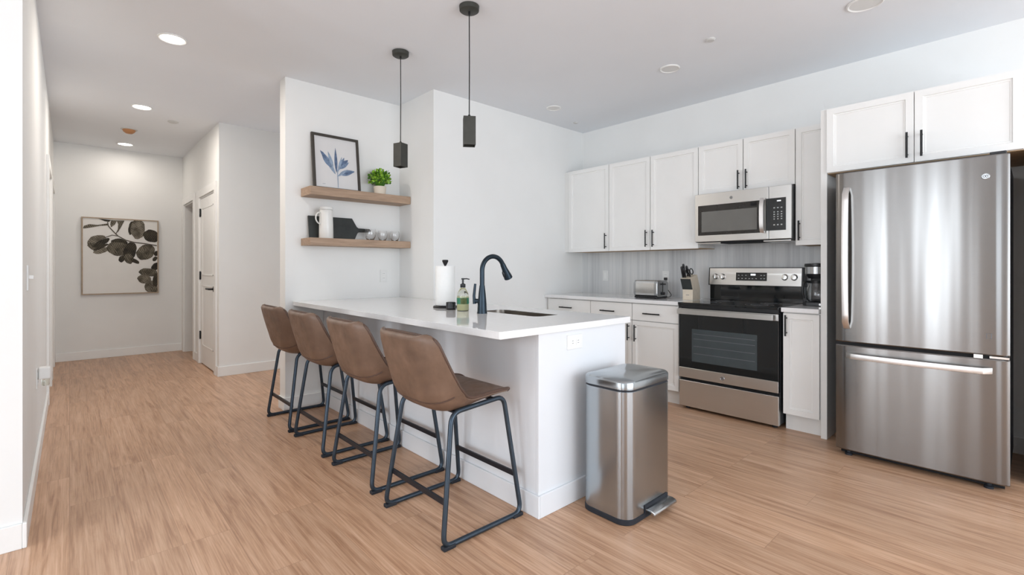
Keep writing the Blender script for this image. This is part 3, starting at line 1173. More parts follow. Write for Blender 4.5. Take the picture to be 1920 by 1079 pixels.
tube(bm, [c0 - dr_ * .022, c0 - dr_ * .012, c0 + dr_ * .012, c0 + dr_ * .022], [.004, .008, .009, .005], 10)
obj('spray_button', bm, 'plastic', sh, smooth=True)
bm = nb()
hv = Vector((-.55, .83, 0)).normalized()
b0 = Vector((fx, fy, ZC1 + .075))
tube(bm, [b0 + hv * .018, b0 + hv * .045], .014, 14)
tube(bm, [b0 + hv * .048 + Vector((0, 0, -.018)), b0 + hv * .052 + Vector((0, 0, .03)), b0 + hv * .044 + Vector((0, 0, .105))], [.011, .009, .0075], 12)
obj('lever', bm, 'faucet', t, smooth=True)

# paper towel holder and roll
px, py = 1.937, 2.80
t = thing('paper_towel_holder', 'black paper towel stand with a knob on top, on the peninsula', 'paper towel holder', (px, py, ZC1))
obj('base', L([(0, 0), (.083, 0), (.085, .006), (.08, .013), (0, .015)], (px, py, ZC1), 36), 'black', t, smooth=True)
obj('rod', L([(0, .014), (.008, .014), (.008, .30), (0, .30)], (px, py, ZC1), 14), 'black', t, smooth=True)
obj('finial', L([(0, .298), (.010, .298), (.013, .305), (.021, .322), (.0215, .328), (.018, .333), (0, .334)], (px, py, ZC1), 20), 'black', t, smooth=True)
o = obj('paper_towel_roll', L([(.02, .017), (.066, .017), (.068, .02), (.068, .287), (.066, .290), (.02, .290), (.02, .017)], (px, py, ZC1), 40), 'paper', smooth=True)
tag(o, 'white paper towel roll on the black stand', 'paper towel')

# soap bottle
sx_, sy_ = 1.874, 2.51
t = thing('soap_bottle', 'clear pump bottle of pale yellow dish soap with green label', 'soap bottle', (sx_, sy_, ZC1))
obj('bottle', L([(0, .0), (.036, 0), (.039, .004), (.039, .095), (.034, .115), (.022, .138), (.014, .148), (.014, .158), (0, .158)], (sx_, sy_, ZC1), 32), 'bottle', t, smooth=True)
obj('liquid', L([(0, .004), (.034, .004), (.0365, .008), (.0365, .092), (0, .092)], (sx_, sy_, ZC1), 32), 'soap', t, smooth=True)
lb = obj('label', L([(.0393, .045), (.0397, .045), (.0397, .084), (.0393, .084), (.0393, .045)], (sx_, sy_, ZC1), 40), 'label_green', t, smooth=True)
bm = nb()
for s in range(7):
    a0 = R(-150 + s * 9)
    a1 = R(-150 + s * 9 + 8.9)
    for zz in (.046,):
        q = [(sx_ + .0400 * math.cos(a), sy_ + .0400 * math.sin(a), ZC1 + z) for a, z in ((a0, zz), (a1, zz), (a1, zz + .036), (a0, zz + .036))]
        bm.faces.new([bm.verts.new(p) for p in q])
r_ = bmesh.ops.solidify(bm, geom=bm.faces[:], thickness=.0003)
obj('label_panel', bm, 'label_olive', lb)
bm = nb()
lathe(bm, [(0, .150), (.016, .150), (.017, .153), (.017, .172), (.010, .175), (.006, .178), (.006, .200), (.010, .202), (.010, .210), (0, .212)], (sx_, sy_, ZC1), 20)
tube(bm, [(sx_, sy_, ZC1 + .206), (sx_ + .02, sy_ - .015, ZC1 + .207), (sx_ + .034, sy_ - .025, ZC1 + .203)], .0035, 8)
obj('pump', bm, 'plastic', t, smooth=True)

cx_, cy_ = 1.862, 2.626
t = thing('candle_jar', 'small black jar with a grey label beside the soap bottle', 'jar', (cx_, cy_, ZC1))
obj('jar', L([(0, 0), (.030, 0), (.032, .003), (.032, .047), (.031, .05), (.028, .05), (.028, .03), (0, .03)], (cx_, cy_, ZC1), 28), 'plastic', t, smooth=True)
bm = nb()
ring = [(.0325 * math.cos(R(a)), .0325 * math.sin(R(a))) for a in range(-165, -74, 10)]
vs0 = [bm.verts.new((cx_ + x, cy_ + y, ZC1 + .012)) for x, y in ring]
vs1 = [bm.verts.new((cx_ + x, cy_ + y, ZC1 + .038)) for x, y in ring]
for i in range(len(ring) - 1):
    bm.faces.new((vs0[i], vs0[i + 1], vs1[i + 1], vs1[i]))
bmesh.ops.solidify(bm, geom=bm.faces[:], thickness=.0003)
obj('label', bm, 'slot', t, smooth=True)

# ------------------------------------------------------------------ bar stools
def catmull(P, n):
    out = []
    N = len(P)
    for i in range(N - 1):
        p0, p1, p2, p3 = P[max(i - 1, 0)], P[i], P[i + 1], P[min(i + 2, N - 1)]
        for k in range(n):
            t = k / n
            out.append(tuple(0.5 * ((2 * b) + (-a + c) * t + (2 * a - 5 * b + 4 * c - d) * t * t + (-a + 3 * b - 3 * c + d) * t ** 3) for a, b, c, d in zip(p0, p1, p2, p3)))
    out.append(tuple(P[-1]))
    return out


def make_stool():
    t = thing('bar_stool', 'stool', 'bar stool', (0, 0, 0), 0, 'brown bar stools along the peninsula', local=True)
    # x, z, half width, edge dx, edge dz  (x forward = towards the counter)
    P = [(.205, .580, .170, 0, .000), (.192, .594, .192, 0, .000), (.15, .599, .207, 0, .002), (.08, .592, .213, 0, .010),
         (.0, .580, .220, .004, .020), (-.07, .566, .226, .014, .036), (-.13, .562, .232, .040, .052), (-.178, .580, .237, .072, .052),
         (-.207, .622, .240, .078, .036), (-.224, .68, .241, .070, .018), (-.240, .74, .240, .058, .008), (-.255, .80, .236, .046, .003),
         (-.267, .85, .228, .038, -.002), (-.274, .877, .214, .034, -.008), (-.277, .888, .192, .032, -.012)]
    Q = catmull(P, 4)
    S = 22
    bm = nb()
    rows = []
    for (x, z, w, ex, ez) in Q:
        row = []
        for j in range(S + 1):
            s = -1 + 2 * j / S
            e = abs(s) ** 3.8
            row.append(bm.verts.new((x + ex * e, w * s, z + ez * e)))
        rows.append(row)
    for a, b in zip(rows, rows[1:]):
        for j in range(S):
            bm.faces.new((a[j], a[j + 1], b[j + 1], b[j]))
    rim = [v.co.copy() for v in rows[0]] + [r[-1].co.copy() for r in rows[1:]] + [v.co.copy() for v in reversed(rows[-1][:-1])] + [r[0].co.copy() for r in reversed(rows[1:-1])]
    bm.normal_update()
    # padded thickness, thickest in the middle of the seat
    off = {}
    for v in bm.verts:
        off[v] = v.normal.copy()
    sgn = -1 if rows[len(rows) // 3][S // 2].normal.z > 0 else 1
    low = []
    nR = len(rows)
    for i, r in enumerate(rows):
        lr = []
        for j, v in enumerate(r):
            ed = min(1, min(j, S - j) / 4, min(i, nR - 1 - i) / 5)
            th = .012 + .020 * math.sin(ed * PI / 2)
            lr.append(bm.verts.new(v.co + off[v] * sgn * th))
        low.append(lr)
    for a, b in zip(low, low[1:]):
        for j in range(S):
            bm.faces.new((a[j], b[j], b[j + 1], a[j + 1]))
    lo_rim = low[0] + [r[-1] for r in low[1:]] + list(reversed(low[-1][:-1])) + [r[0] for r in reversed(low[1:-1])]
    hi_rim = rows[0] + [r[-1] for r in rows[1:]] + list(reversed(rows[-1][:-1])) + [r[0] for r in reversed(rows[1:-1])]
    n = len(hi_rim)
    for i in range(n):
        bm.faces.new((hi_rim[i], hi_rim[(i + 1) % n], lo_rim[(i + 1) % n], lo_rim[i]))
    seam = [lr.co.copy() for lr in low[30]]
    seat = obj('seat', bm, 'leather', t, smooth=True, ang=60)
    mid = [(a.co if False else a) for a in rim]
    obj('piping', tube(nb(), rim, .0075, 8, closed=True), 'piping', seat, smooth=True)
    obj('seam', tube(nb(), seam[1:-1], .0038, 6), 'piping', seat, smooth=True)
    # sled frames
    for s in (-1, 1):
        loop = [(-.222, s * .247, .012), (.222, s * .247, .012), (.150, s * .203, .566), (-.148, s * .203, .546)]
        pts = fillet(loop, [.05, .05, .045, .05], 7, closed=True)
        obj('leg_frame', tube(nb(), pts, .0112, 12, closed=True), 'frame_steel', t, smooth=True)
        for x in (-.195, .195):
            bm = nb()
            sg = 1 if x > 0 else -1
            box(bm, min(x - sg * .03, x + sg * .03), max(x - sg * .03, x + sg * .03), s * .247 - .015, s * .247 + .015, 0, .017)
            obj('foot_cap', bm, 'rubber', t, bevel=.004)
    for (x, z, y) in ((-.190, .178, .234), (.193, .198, .232)):
        bm = B(x - .006, x + .006, -y + .004, y - .004, z - .012, z + .012)
        obj('stretcher', bm, 'rung', t, bevel=.002)
    for x, z in ((-.11, .545), (.11, .56)):
        bm = nb()
        box(bm, x - .014, x + .014, -.2, .2, z - .010, z)
        obj('seat_bracket', bm, 'rung', t, bevel=.002)
    return t


st = make_stool()
SP = [(1.358, 1.905, R(0), 'brown leather bar stool nearest the camera, at the open end of the peninsula'),
      (1.370, 2.573, R(0), 'brown leather bar stool second from the open end of the peninsula'),
      (1.370, 3.228, R(0), 'brown leather bar stool third from the open end of the peninsula'),
      (1.370, 3.845, R(0), 'brown leather bar stool farthest from the camera, beside the shelf wall')]
for i, (x, y, a, lab) in enumerate(SP):
    if i == 0:
        st.location = (x, y, 0)
        st.rotation_euler = (0, 0, a)
        st['label'] = lab
    else:
        dup(st, (x, y, 0), a, lab)

# ------------------------------------------------------------------ trash can
tx0, tx1, ty0, ty1 = 1.838, 2.236, 1.236, 1.512
t = thing('trash_can', 'tall brushed steel step trash can beside the peninsula end', 'trash can', ((tx0 + tx1) / 2, (ty0 + ty1) / 2, 0))


def can_ring(e, z, r=.065):
    # front (-Y) bows outward a touch, as the real can does
    out = []
    for x, y in rrect(tx0 + e, tx1 - e, ty0 + e, ty1 - e, max(.01, r - e), 10):
        out.append((x, y, z))
    return out


obj('base_ring', loft(nb(), [can_ring(.004, 0), can_ring(-.001, .004), can_ring(-.001, .024), can_ring(.004, .028)]), 'rubber', t, smooth=True)
obj('body', loft(nb(), [can_ring(.004, .026), can_ring(.002, .028), can_ring(.002, .604), can_ring(.006, .608)]), 'steel_can', t, smooth=True)
obj('rim', loft(nb(), [can_ring(.004, .606), can_ring(.004, .616)]), 'rubber', t, smooth=True)
obj('lid', loft(nb(), [can_ring(.003, .614), can_ring(0, .617), can_ring(0, .644), can_ring(.004, .652), can_ring(.014, .658), can_ring(.05, .664), can_ring(.1, .666)]), 'steel_can', t, smooth=True)
obj('pedal_slot', B(1.975, 2.178, ty0 - .003, ty0 + .01, .018, .062), 'rubber', t, bevel=.002)
bm = nb()
prism(bm, [(1.978, ty0 + .005, .036), (1.978, ty0 + .005, .048), (1.978, ty0 - .03, .049), (1.978, ty0 - .048, .043), (1.978, ty0 - .053, .034), (1.978, ty0 - .050, .027), (1.978, ty0 - .042, .028), (1.978, ty0 - .03, .036)], (.2, 0, 0))
obj('pedal', bm, 'steel', t, bevel=.003, smooth=True)

# ------------------------------------------------------------------ shelves and what stands on them
def shelf(z0, z1, label):
    o = obj('floating_shelf', B(1.428, X1 - .003, YS - .212, YS - .001, z0, z1), 'oak', bevel=.003)
    return tag(o, label, 'shelf', 'oak shelves on the shelf wall')


shelf(1.768, 1.838, 'upper oak floating shelf carrying the framed print and plant')
shelf(1.358, 1.419, 'lower oak floating shelf carrying the pitcher and glasses')
ZS1, ZS0 = 1.838, 1.419

# leaning framed print
t = thing('framed_print', 'black framed print of a blue flower leaning on the upper shelf', 'framed picture', (1.71, YS - .07, ZS1))
W_, Hh, lean = .415, .490, R(-7)
mt = Matrix.Translation((1.712, YS - .075, ZS1 + .001)) @ Matrix.Rotation(lean, 4, 'X')
bm = nb()
b_ = .022
for a in ((-W_ / 2, -W_ / 2 + b_, 0, Hh), (W_ / 2 - b_, W_ / 2, 0, Hh), (-W_ / 2 + b_, W_ / 2 - b_, 0, b_), (-W_ / 2 + b_, W_ / 2 - b_, Hh - b_, Hh)):
    box(bm, a[0], a[1], -.012, .012, a[2], a[3], mat=mt)
obj('frame', bm, 'frame_wood', t)


def leafshape(cx, cy, ln, wd, ang, n=14, tip=1.0):
    """outline of a pointed leaf in 2D, from its stem point outward"""
    up, dn = [], []
    for i in range(n + 1):
        u = i / n
        w = wd * (math.sin(PI * u ** .85)) ** tip
        up.append((u * ln, w / 2))
        dn.append((u * ln, -w / 2))
    pts = up + list(reversed(dn[1:-1]))
    c, s = math.cos(ang), math.sin(ang)
    return [(cx + x * c - y * s, cy + x * s + y * c) for x, y in pts]


def flat_leaf(bm, pts, fmap, d):
    vs = [bm.verts.new(fmap(x, y, 0)) for x, y in pts]
    f = bm.faces.new(vs)
    r = bmesh.ops.extrude_face_region(bm, geom=[f])
    nv = [g for g in r['geom'] if isinstance(g, bmesh.types.BMVert)]
    a = Vector(fmap(0, 0, d)) - Vector(fmap(0, 0, 0))
    bmesh.ops.translate(bm, verts=nv, vec=a)


fm1 = lambda lvl: (lambda x, y, d: mt @ Vector((x, -.0024 - lvl * .0003 - d, y)))
# flower stem at (-.0, .02) rising to (0,.2)
groups = {'blue1': nb(), 'blue2': nb(), 'blue3': nb()}
LV = [('blue2', -.012, .145, .22, .036, 119), ('blue1', -.045, .20, .16, .05, 122), ('blue3', -.085, .27, .09, .026, 126), ('blue2', -.03, .20, .15, .028, 106),
      ('blue3', -.004, .16, .225, .026, 90), ('blue1', .02, .19, .13, .034, 66), ('blue2', .01, .17, .15, .02, 74), ('blue3', .045, .225, .09, .04, 48),
      ('blue1', .03, .20, .11, .03, 40), ('blue1', .02, .15, .15, .05, 18), ('blue3', .05, .16, .115, .022, 14), ('blue2', .005, .13, .12, .022, 38)]
for i, (m_, x, y, ln, wd, an) in enumerate(LV):
    flat_leaf(groups[m_], leafshape(x, y, ln, wd, R(an)), fm1(i * .4), .0004)
bm = groups['blue2']
flat_leaf(bm, [(.003, .03), (.008, .03), (.010, .19), (.002, .19)], fm1(6), .0004)
flat_leaf(groups['blue3'], [(-.13, .05), (-.105, .052), (-.105, .054), (-.13, .052)], fm1(6), .0004)
bm, ms = joinbm([(B(-W_ / 2 + .01, W_ / 2 - .01, -.002, .006, .01, Hh - .01, mat=mt), 'print_paper')] + [(b, m_) for m_, b in groups.items()])
obj('print', bm, ms, t)

# potted plant
t = thing('potted_plant', 'small round green plant in a cream pot on the upper shelf', 'plant', (2.09, YS - .11, ZS1))
gx, gy = 2.09, YS - .11
obj('pot', L([(0, 0), (.045, 0), (.05, .004), (.057, .075), (.054, .078), (.049, .07), (0, .066)], (gx, gy, ZS1), 28), 'potclay', t, smooth=True)
bm = nb()
rnd = random.Random(3)
for i in range(420):
    # leaf tufts over a flattened ball
    th = rnd.uniform(0, 2 * PI)
    cz = rnd.uniform(-.55, 1)
    sr = math.sqrt(1 - cz * cz)
    nrm = Vector((sr * math.cos(th), sr * math.sin(th), cz))
    rr = rnd.uniform(.55, 1.0)
    p = Vector((gx, gy, ZS1 + .145)) + Vector((nrm.x * .095, nrm.y * .085, nrm.z * .082)) * rr
    side = nrm.cross(Vector((rnd.uniform(-1, 1), rnd.uniform(-1, 1), rnd.uniform(-.3, 1)))).normalized()
    fw = (nrm * .55 + side.cross(nrm) * rnd.uniform(-.8, .8) + Vector((0, 0, .25))).normalized()
    sd = fw.cross(nrm)
    if sd.length < .1:
        sd = side
    sd.normalize()
    up = sd.cross(fw)
    l_, w_ = rnd.uniform(.022, .034), rnd.uniform(.008, .012)
    q = [p, p + fw * l_ * .35 + sd * w_, p + fw * l_ * .8 + sd * w_ * .7, p + fw * l_, p + fw * l_ * .8 - sd * w_ * .7, p + fw * l_ * .35 - sd * w_]
    mid = [p + fw * l_ * .35 - up * .002, p + fw * l_ * .8 - up * .002]
    v = [bm.verts.new(c) for c in q] + [bm.verts.new(c) for c in mid]
    mi = 0 if rnd.random() < .62 else 1
    for f in ((0, 1, 6), (1, 2, 7, 6), (2, 3, 7), (3, 4, 7), (4, 5, 6, 7), (5, 0, 6)):
        bm.faces.new([v[a] for a in f]).material_index = mi
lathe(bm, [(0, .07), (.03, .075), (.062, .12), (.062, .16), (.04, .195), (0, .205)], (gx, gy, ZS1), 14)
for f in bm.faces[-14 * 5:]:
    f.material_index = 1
obj('foliage', bm, ['leafgreen', 'leafdark'], t)

# cutting board leaning against the wall, lying on its long edge
t = thing('cutting_board', 'dark slate paddle board on its long edge on the lower shelf', 'cutting board', (1.7, YS - .05, ZS0))
mb = Matrix.Translation((1.478, YS - .052, ZS0 + .001)) @ Matrix.Rotation(R(-9), 4, 'X')
out = [(0, 0), (.395, 0), (.425, .06), (.44, .075), (.545, .078), (.56, .09), (.545, .108), (.44, .11), (.425, .12), (.385, .196), (0, .196)]
bm = nb()
prism(bm, [mb @ Vector((x, -.007, z)) for x, z in out], mb.to_3x3() @ Vector((0, .014, 0)))
obj('board', bm, 'slate', t, bevel=.002)

# pitcher
jx, jy = 1.588, YS - .135
t = thing('pitcher', 'tall white cylindrical pitcher with a loop handle on the lower shelf', 'pitcher', (jx, jy, ZS0))
obj('body', L([(0, 0), (.056, 0), (.058, .003), (.056, .12), (.052, .215), (.052, .236), (.050, .24), (0, .241)], (jx, jy, ZS0), 36), 'ceramic', t, smooth=True)
obj('lid', L([(0, .241), (.054, .241), (.055, .246), (.052, .262), (0, .264)], (jx, jy, ZS0), 36), 'ceramic', t, smooth=True)
hp = []
hv = Vector((-.92, -.2, 0)).normalized()
for i in range(13):
    a = R(90 + 15 * i)
    hp.append(Vector((jx, jy, ZS0 + .165)) + hv * (.048 - .048 * math.cos(a)) + Vector((0, 0, .055 * math.sin(a))))
hp = [Vector((jx, jy, ZS0 + .168)) + hv * (.050 + .046 * math.sin(R(15 * i))) + Vector((0, 0, .05 * math.cos(R(15 * i)))) for i in range(13)]
obj('handle', tube(nb(), hp, .0055, 10), 'ceramic', t, smooth=True)


def tumbler(x, y, s, label):
    pr = [(0, .0), (.026, 0), (.029, .004), (.040, .03), (.044, .055), (.040, .088), (.0385, .092), (.037, .092), (.0385, .088), (.0425, .055), (.0385, .031), (.026, .011), (0, .008)]
    o = obj('drinking_glass', L([(r * s, z * s) for r, z in pr], (0, 0, 0), 36), 'glass', smooth=True)
    o.location = (x, y, ZS0 + .0005)
    return tag(o, label, 'glass', 'clear glasses on the lower shelf')


tumbler(1.985, YS - .135, 1.12, 'clear round glass on the lower shelf in front of the dark board handle')
tumbler(2.112, YS - .12, 1.0, 'clear round glass in the middle of the lower shelf row')
tumbler(2.235, YS - .12, 1.0, 'clear round glass nearest the corner end of the lower shelf')

# ------------------------------------------------------------------ hallway picture
t = thing('wall_art', 'large square oak framed print of grey leaves at the hallway end', 'picture', (.508, YH - .02, 1.325))
ax0, ax1, az0, az1 = .110, .905, .828, 1.825
yf = YH - .045
bm = nb()
fwid = .014
for a in ((ax0, ax0 + fwid, az0, az1), (ax1 - fwid, ax1, az0, az1), (ax0 + fwid, ax1 - fwid, az0, az0 + fwid), (ax0 + fwid, ax1 - fwid, az1 - fwid, az1)):
    box(bm, a[0], a[1], yf, YH - .001, a[2], a[3])
obj('frame', bm, 'art_frame', t)
cvb = (B(ax0 + fwid, ax1 - fwid, yf + .008, YH - .005, az0 + fwid, az1 - fwid), 'canvas')


def art(u, v):
    """u right, v down, 0..1 over the canvas"""
    return ax0 + fwid + u * (ax1 - ax0 - 2 * fwid), az1 - fwid - v * (az1 - az0 - 2 * fwid)


def z2uv(x, y):
    u = (x - 140) / 750
    return u, (y - 150 - 35 * u) / (780 - 58 * u)


am = {k_: nb() for k_ in ('lp1', 'lp2', 'lp3', 'branch')}
lvl = [0]


def art_poly(m_, pts):
    lvl[0] += 1
    q = []
    for x, y in pts:
        u, v = z2uv(x, y)
        q.append(art(min(1, max(0, u)), min(1, max(0, v))))
    d = .0006 + lvl[0] * .00012
    flat_leaf(am[m_], q, lambda x, z, e: (x, yf + .008 - d + .0004 * 0 - e, z), .0001)


def blob(m_, cx, cy, w, h, ang, egg=.15):
    pts = []
    for i in range(26):
        a = 2 * PI * i / 26
        r = 1 + egg * math.cos(a) + .035 * math.sin(5 * a + cx) + .02 * math.sin(9 * a)
        x, y = .5 * w * math.cos(a) * r, .5 * h * math.sin(a) * r
        c, s = math.cos(R(ang)), math.sin(R(ang))
        pts.append((cx + x * c - y * s, cy + x * s + y * c))
    art_poly(m_, pts)


blob('lp3', 262, 392, 190, 120, -15)
blob('lp1', 245, 445, 150, 70, 20)
blob('lp3', 300, 488, 150, 60, -15)
blob('lp2', 305, 412, 180, 55, -28)
blob('lp2', 300, 455, 160, 30, -25)
blob('lp2', 480, 405, 170, 90, 5)
blob('lp1', 465, 465, 240, 140, 8)
blob('lp2', 590, 490, 130, 200, 20)
blob('lp1', 585, 560, 110, 90, 60)
blob('lp2', 512, 568, 60, 70, 30)
blob('lp2', 640, 585, 110, 40, 25)
blob('lp1', 750, 505, 205, 150, -22)
blob('lp2', 610, 250, 60, 140, 10)
blob('lp3', 682, 278, 205, 150, -90)
blob('lp2', 815, 330, 185, 125, 12)
art_poly('lp1', [(142, 258), (150, 232), (200, 215), (280, 222), (385, 205), (385, 226), (300, 232), (220, 248), (160, 258)])
art_poly('lp2', [(285, 158), (330, 162), (410, 172), (390, 190), (350, 184)])
art_poly('lp1', [(410, 172), (470, 174), (450, 215), (410, 246), (402, 215)])
art_poly('lp1', [(465, 174), (545, 176), (515, 235), (475, 300), (480, 215)])
blob('lp2', 878, 508, 50, 60, 60)
blob('lp2', 860, 570, 60, 40, -40)
blob('lp2', 872, 640, 70, 110, 60)
blob('lp1', 778, 706, 200, 85, 4)
blob('lp3', 740, 775, 150, 90, 10)
blob('lp3', 815, 850, 150, 130, 50)
blob('lp2', 865, 790, 60, 150, 5)
blob('lp1', 850, 880, 80, 80, 60)


def strip(m_, pts, w):
    up, dn = [], []
    for i, (x, y) in enumerate(pts):
        a = pts[max(0, i - 1)]
        b = pts[min(len(pts) - 1, i + 1)]
        dx, dy = b[0] - a[0], b[1] - a[1]
        l_ = math.hypot(dx, dy)
        up.append((x - dy / l_ * w, y + dx / l_ * w))
        dn.append((x + dy / l_ * w, y - dx / l_ * w))
    art_poly(m_, up + dn[::-1])


strip('branch', [(375, 190), (385, 235), (430, 285), (480, 335), (560, 378), (640, 398), (760, 412), (885, 432)], 5)
strip('branch', [(480, 335), (420, 325), (330, 360)], 4)
strip('branch', [(455, 320), (480, 270), (500, 215)], 4)
bm, ms = joinbm([cvb] + [(b, m_) for m_, b in am.items()])
obj('canvas', bm, ms, t)

# ------------------------------------------------------------------ outlets and switch
def plate(name, cat, label, c, axis, sgn, w=.072, h=.116, kind='outlet'):
    """cover plate on a wall; axis = normal axis of the wall, sgn = direction it faces"""
    t = thing(name, label, cat, c)
    c = Vector(c)

    def bx(u0, u1, v0, v1, d0, d1):
        bm = nb()
        lo, hi = sorted((sgn * d0, sgn * d1))
        if axis == 'x':
            box(bm, c.x + lo, c.x + hi, c.y + u0, c.y + u1, c.z + v0, c.z + v1)
        else:
            box(bm, c.x + u0, c.x + u1, c.y + lo, c.y + hi, c.z + v0, c.z + v1)
        return bm
    obj('cover_plate', bx(-w / 2, w / 2, -h / 2, h / 2, 0, .006), 'white_plastic', t, bevel=.0015)
    if kind == 'outlet':
        horiz = w > h
        for s in (-1, 1):
            o_ = s * .021
            a = (o_ - .014, o_ + .014, -.016, .016) if horiz else (-.016, .016, o_ - .014, o_ + .014)
            f = obj('socket', bx(*a, .006, .008), 'trim', t, bevel=.001)
            bm = nb()
            for q in (-1, 1):
                p = (q * .006 - .0012, q * .006 + .0012, -.005, .006)
                if horiz:
                    p = (o_ - .005, o_ + .006, q * .006 - .0012, q * .006 + .0012)
                else:
                    p = (p[0], p[1], o_ + p[2], o_ + p[3])
                tmp = bx(*p, .008, .0083)
                me_ = bpy.data.meshes.new('tmp')
                tmp.to_mesh(me_)
                tmp.free()
                bm.from_mesh(me_)
                bpy.data.meshes.remove(me_)
            obj('slots', bm, 'slot', f)
    elif kind == 'switch':
        obj('toggle', bx(-.006, .006, -.004, .012, .006, .022), 'white_plastic', t, bevel=.001)
    elif kind == 'rocker':
        obj('rocker', bx(-.016, .016, -.033, .033, .006, .010), 'trim', t, bevel=.001)
    return t


plate('power_outlet', 'outlet', 'white power outlet on the shelf wall under the lower shelf', (2.184, YS, 1.098), 'y', -1)
plate('power_outlet', 'outlet', 'white sideways power outlet on the peninsula end panel', (1.874, PYE, .80), 'y', -1, .116, .072)
plate('rocker_switch', 'switch', 'white rocker switch on the backsplash near the kitchen corner', (XR - .008, 3.25, 1.087), 'x', -1, kind='rocker')
plate('power_outlet', 'outlet', 'white power outlet on the backsplash behind the toaster', (XR - .008, 2.513, 1.083), 'x', -1)
plate('light_switch', 'switch', 'white toggle light switch on the near hallway wall', (XL, 3.17, 1.125), 'x', 1, kind='switch')
plate('power_outlet', 'outlet', 'white power outlet low on the hallway wall holding a plug-in', (XL, 4.02, .515), 'x', 1)
t = thing('plug_in_freshener', 'white plug-in device in the low hallway outlet', 'air freshener', (XL + .0085, 4.02, .54))
obj('housing', B(XL + .0085, XL + .062, 3.992, 4.048, .508, .580), 'white_plastic', t, bevel=.008)
obj('refill', L([(0, 0), (.016, 0), (.018, .004), (.018, .04), (0, .04)], (XL + .038, 4.02, .468), 20), 'bottle', t, smooth=True)

# ------------------------------------------------------------------ things on the range-wall counters
ZK = .888
t = thing('toaster', 'stainless steel toaster on the worktop left of the knife block', 'toaster', (4.03, 2.45, ZK))
TX0, TX1, TY0, TY1 = 3.935, 4.135, 2.335, 2.585
bm = nb()
ring = rrect(TX0, TX1, .0, .150, .035, 6)
ring = [(x, z) for x, z in ring]
loft(bm, [[(x, TY0 + .03, ZK + .018 + z) for x, z in ring], [(x, TY1 - .025, ZK + .018 + z) for x, z in ring]])
bd = obj('body', bm, 'chrome', t, smooth=True)
obj('end_cap', loft(nb(), [[(x + (4.035 - x) * e, y, ZK + .018 + z + (.075 - z) * e) for x, z in ring] for (e, y) in ((.05, TY0), (0, TY0 + .006), (0, TY0 + .031))]), 'steel', t, smooth=True)
obj('end_cap', loft(nb(), [[(x + (4.035 - x) * e, y, ZK + .018 + z + (.075 - z) * e) for x, z in ring] for (e, y) in ((.05, TY1), (0, TY1 - .006), (0, TY1 - .026))]), 'steel', t, smooth=True)
obj('base', B(TX0 + .005, TX1 - .005, TY0 + .008, TY1 - .008, ZK + .003, ZK + .022), 'plastic', t, bevel=.004)
for x in (TX0 + .02, TX1 - .02):
    for y in (TY0 + .025, TY1 - .025):
        obj('foot', L([(0, 0), (.008, 0), (.008, .004), (0, .004)], (x, y, ZK), 10), 'rubber', t, smooth=True)
bm = nb()
for x in (3.995, 4.07):
    box(bm, x - .012, x + .012, TY0 + .045, TY1 - .045, ZK + .1665, ZK + .1685)
obj('bread_slots', bm, 'gap', t)
obj('lever_slot', B(4.031, 4.039, TY0 - .0015, TY0 + .003, ZK + .06, ZK + .15), 'gap', t)
obj('lever', B(4.015, 4.055, TY0 - .022, TY0 - .001, ZK + .128, ZK + .140), 'plastic', t, bevel=.003)
obj('browning_knob', tube(nb(), [(4.035, TY0 + .001, ZK + .048), (4.035, TY0 - .016, ZK + .048)], .014, 18), 'plastic', t, smooth=True)
pts = fillet([(XR - .018, 2.508, 1.062), (4.385, 2.506, 1.062), (4.375, 2.49, .97), (4.32, 2.40, .905), (4.20, 2.37, .892), (4.13, 2.39, .898)], .05, 6)
bm = tube(nb(), pts, .0035, 8)
box(bm, XR - .03, XR - .0168, 2.493, 2.524, 1.05, 1.076)
obj('cord', bm, 'plastic', t, smooth=True)

# knife block
t = thing('knife_block', 'pale wooden knife block with a black slotted face beside the range', 'knife block', (4.09, 2.09, ZK))
ky0, ky1 = 2.045, 2.140
prof = [(4.035, ZK), (4.175, ZK), (4.175, ZK + .10), (4.12, ZK + .225), (3.995, ZK + .190), (4.035, ZK + .095)]
bm = nb()
prism(bm, [(x, ky0, z) for x, z in prof], (0, ky1 - ky0, 0))
bk = obj('block', bm, 'blockwood', t, bevel=.003)
bm = nb()
prism(bm, [(4.0325, ky0 + .001, ZK + .093), (4.0365, ky0 + .001, ZK + .093), (3.9975, ky0 + .001, ZK + .188), (3.993, ky0 + .001, ZK + .188)], (0, ky1 - ky0 - .002, 0))
obj('slot_face', bm, 'slate', bk)
obj('maker_mark', B(4.0343, 4.0352, 2.078, 2.107, ZK + .042, ZK + .046), 'slot', bk)
kd = Vector((-.32, 0, .95)).normalized()
for (kx, ky, ln) in ((4.02, 2.125, .105), (4.02, 2.105, .09), (4.05, 2.122, .12), (4.06, 2.10, .1)):
    base = Vector((kx, ky, ZK + .190 + (kx - 3.995) * .28))
    kt = thing('kitchen_knife', 'black handled kitchen knife standing in the knife block', 'knife', base, 0, 'knives in the block')
    obj('handle', tube(nb(), [base + kd * .004, base + kd * .02, base + kd * .05, base + kd * (ln - .012), base + kd * ln], [.0085, .009, .0105, .0105, .007], 10), 'plastic', kt, smooth=True)
    obj('blade', tube(nb(), [base - kd * .06, base + kd * .008], [.0012, .006], 6), 'chrome', kt, smooth=True)
base = Vector((4.035, 2.068, ZK + .2015))
t = thing('kitchen_scissors', 'black handled kitchen scissors in the knife block', 'scissors', base)
ct_ = base + kd * .035
bm = nb()
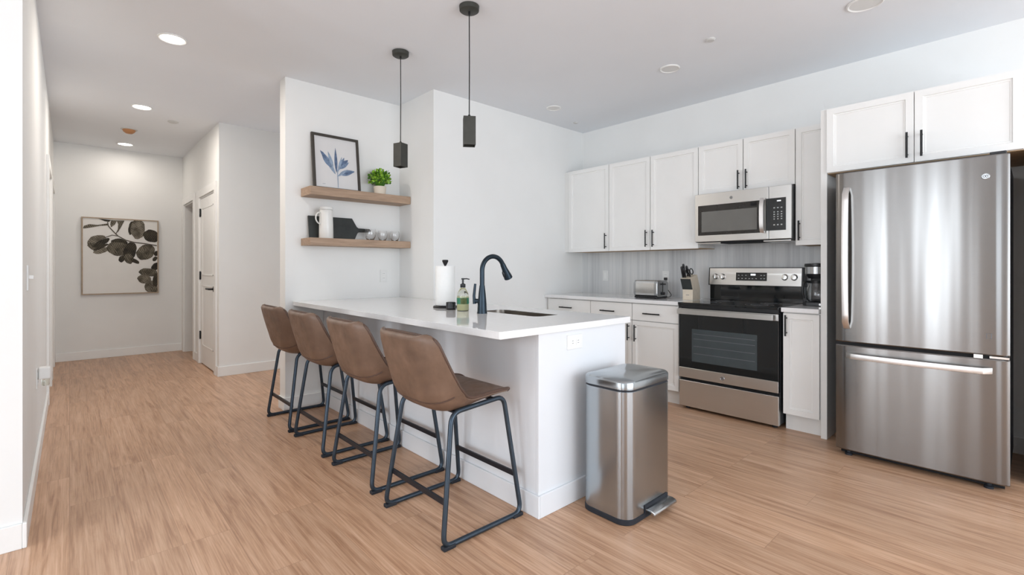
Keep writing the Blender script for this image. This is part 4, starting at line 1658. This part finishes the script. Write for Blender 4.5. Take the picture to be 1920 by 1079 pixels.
for s in (-1, 1):
    cen = base + kd * .055 + Vector((0, s * .017 - .003, 0))
    u_ = Vector((0, 1, 0))
    tube(bm, [cen + u_ * .0145 * math.cos(a) + kd * .026 * math.sin(a) for a in [2 * PI * i / 20 for i in range(20)]], .0045, 8, closed=True)
tube(bm, [base + kd * .006, base + kd * .032], .007, 8)
obj('handles', bm, 'plastic', t, smooth=True)
obj('blades', tube(nb(), [base - kd * .012, base + kd * .012], [.0012, .005], 6), 'chrome', t, smooth=True)

# coffee maker
t = thing('coffee_maker', 'black drip coffee maker with a steel band, half hidden by the refrigerator panel', 'coffee maker', (4.2, 1.115, ZK))
cx, cy = 4.15, 1.12
obj('base', loft(nb(), [[(x, y, ZK + z) for x, y in rrect(4.06, 4.33, 1.025, 1.195, .03, 5)] for z in (0, .028)]), 'plastic', t, bevel=.003)
obj('tower', loft(nb(), [[(x, y, ZK + z) for x, y in rrect(4.235, 4.33, 1.03, 1.19, .02, 5)] for z in (.028, .30)]), 'plastic', t, smooth=True)
hd = obj('brew_head', L([(0, .205), (.055, .205), (.072, .225), (.074, .24), (0, .24)], (cx, cy, ZK), 32), 'plastic', t, smooth=True)
obj('steel_band', L([(0, .24), (.076, .24), (.076, .292), (0, .292)], (cx, cy, ZK), 32), 'steel', t, smooth=True)
obj('lid', L([(0, .292), (.08, .292), (.082, .298), (.080, .316), (0, .322)], (cx, cy, ZK), 32), 'plastic', t, smooth=True)
cf_ = obj('carafe', L([(0, .032), (.055, .032), (.066, .045), (.070, .085), (.062, .135), (.048, .165), (.052, .185), (.050, .185), (.046, .166), (.060, .134), (.068, .085), (.064, .046), (.054, .035), (0, .035)], (cx, cy, ZK), 32), 'glass', t, smooth=True)
obj('carafe_band', L([(.0525, .168), (.056, .168), (.058, .188), (.0525, .188), (.0525, .168)], (cx, cy, ZK), 32), 'plastic', cf_, smooth=True)
hv = Vector((-.72, .69, 0))
hpts = fillet([Vector((cx, cy, ZK + .178)) + hv * .054, Vector((cx, cy, ZK + .182)) + hv * .095, Vector((cx, cy, ZK + .12)) + hv * .112, Vector((cx, cy, ZK + .055)) + hv * .098], .03, 6)
obj('carafe_handle', tube(nb(), hpts, .0085, 10), 'plastic', cf_, smooth=True)
bm = nb()
lathe(bm, [(0, 0), (.008, 0), (.008, .003), (0, .003)], (0, 0, 0), 14, Matrix.Translation((4.06, 1.075, ZK + .014)) @ Matrix.Rotation(R(-90), 4, 'Y'))
obj('power_button', bm, 'chrome', t, smooth=True)
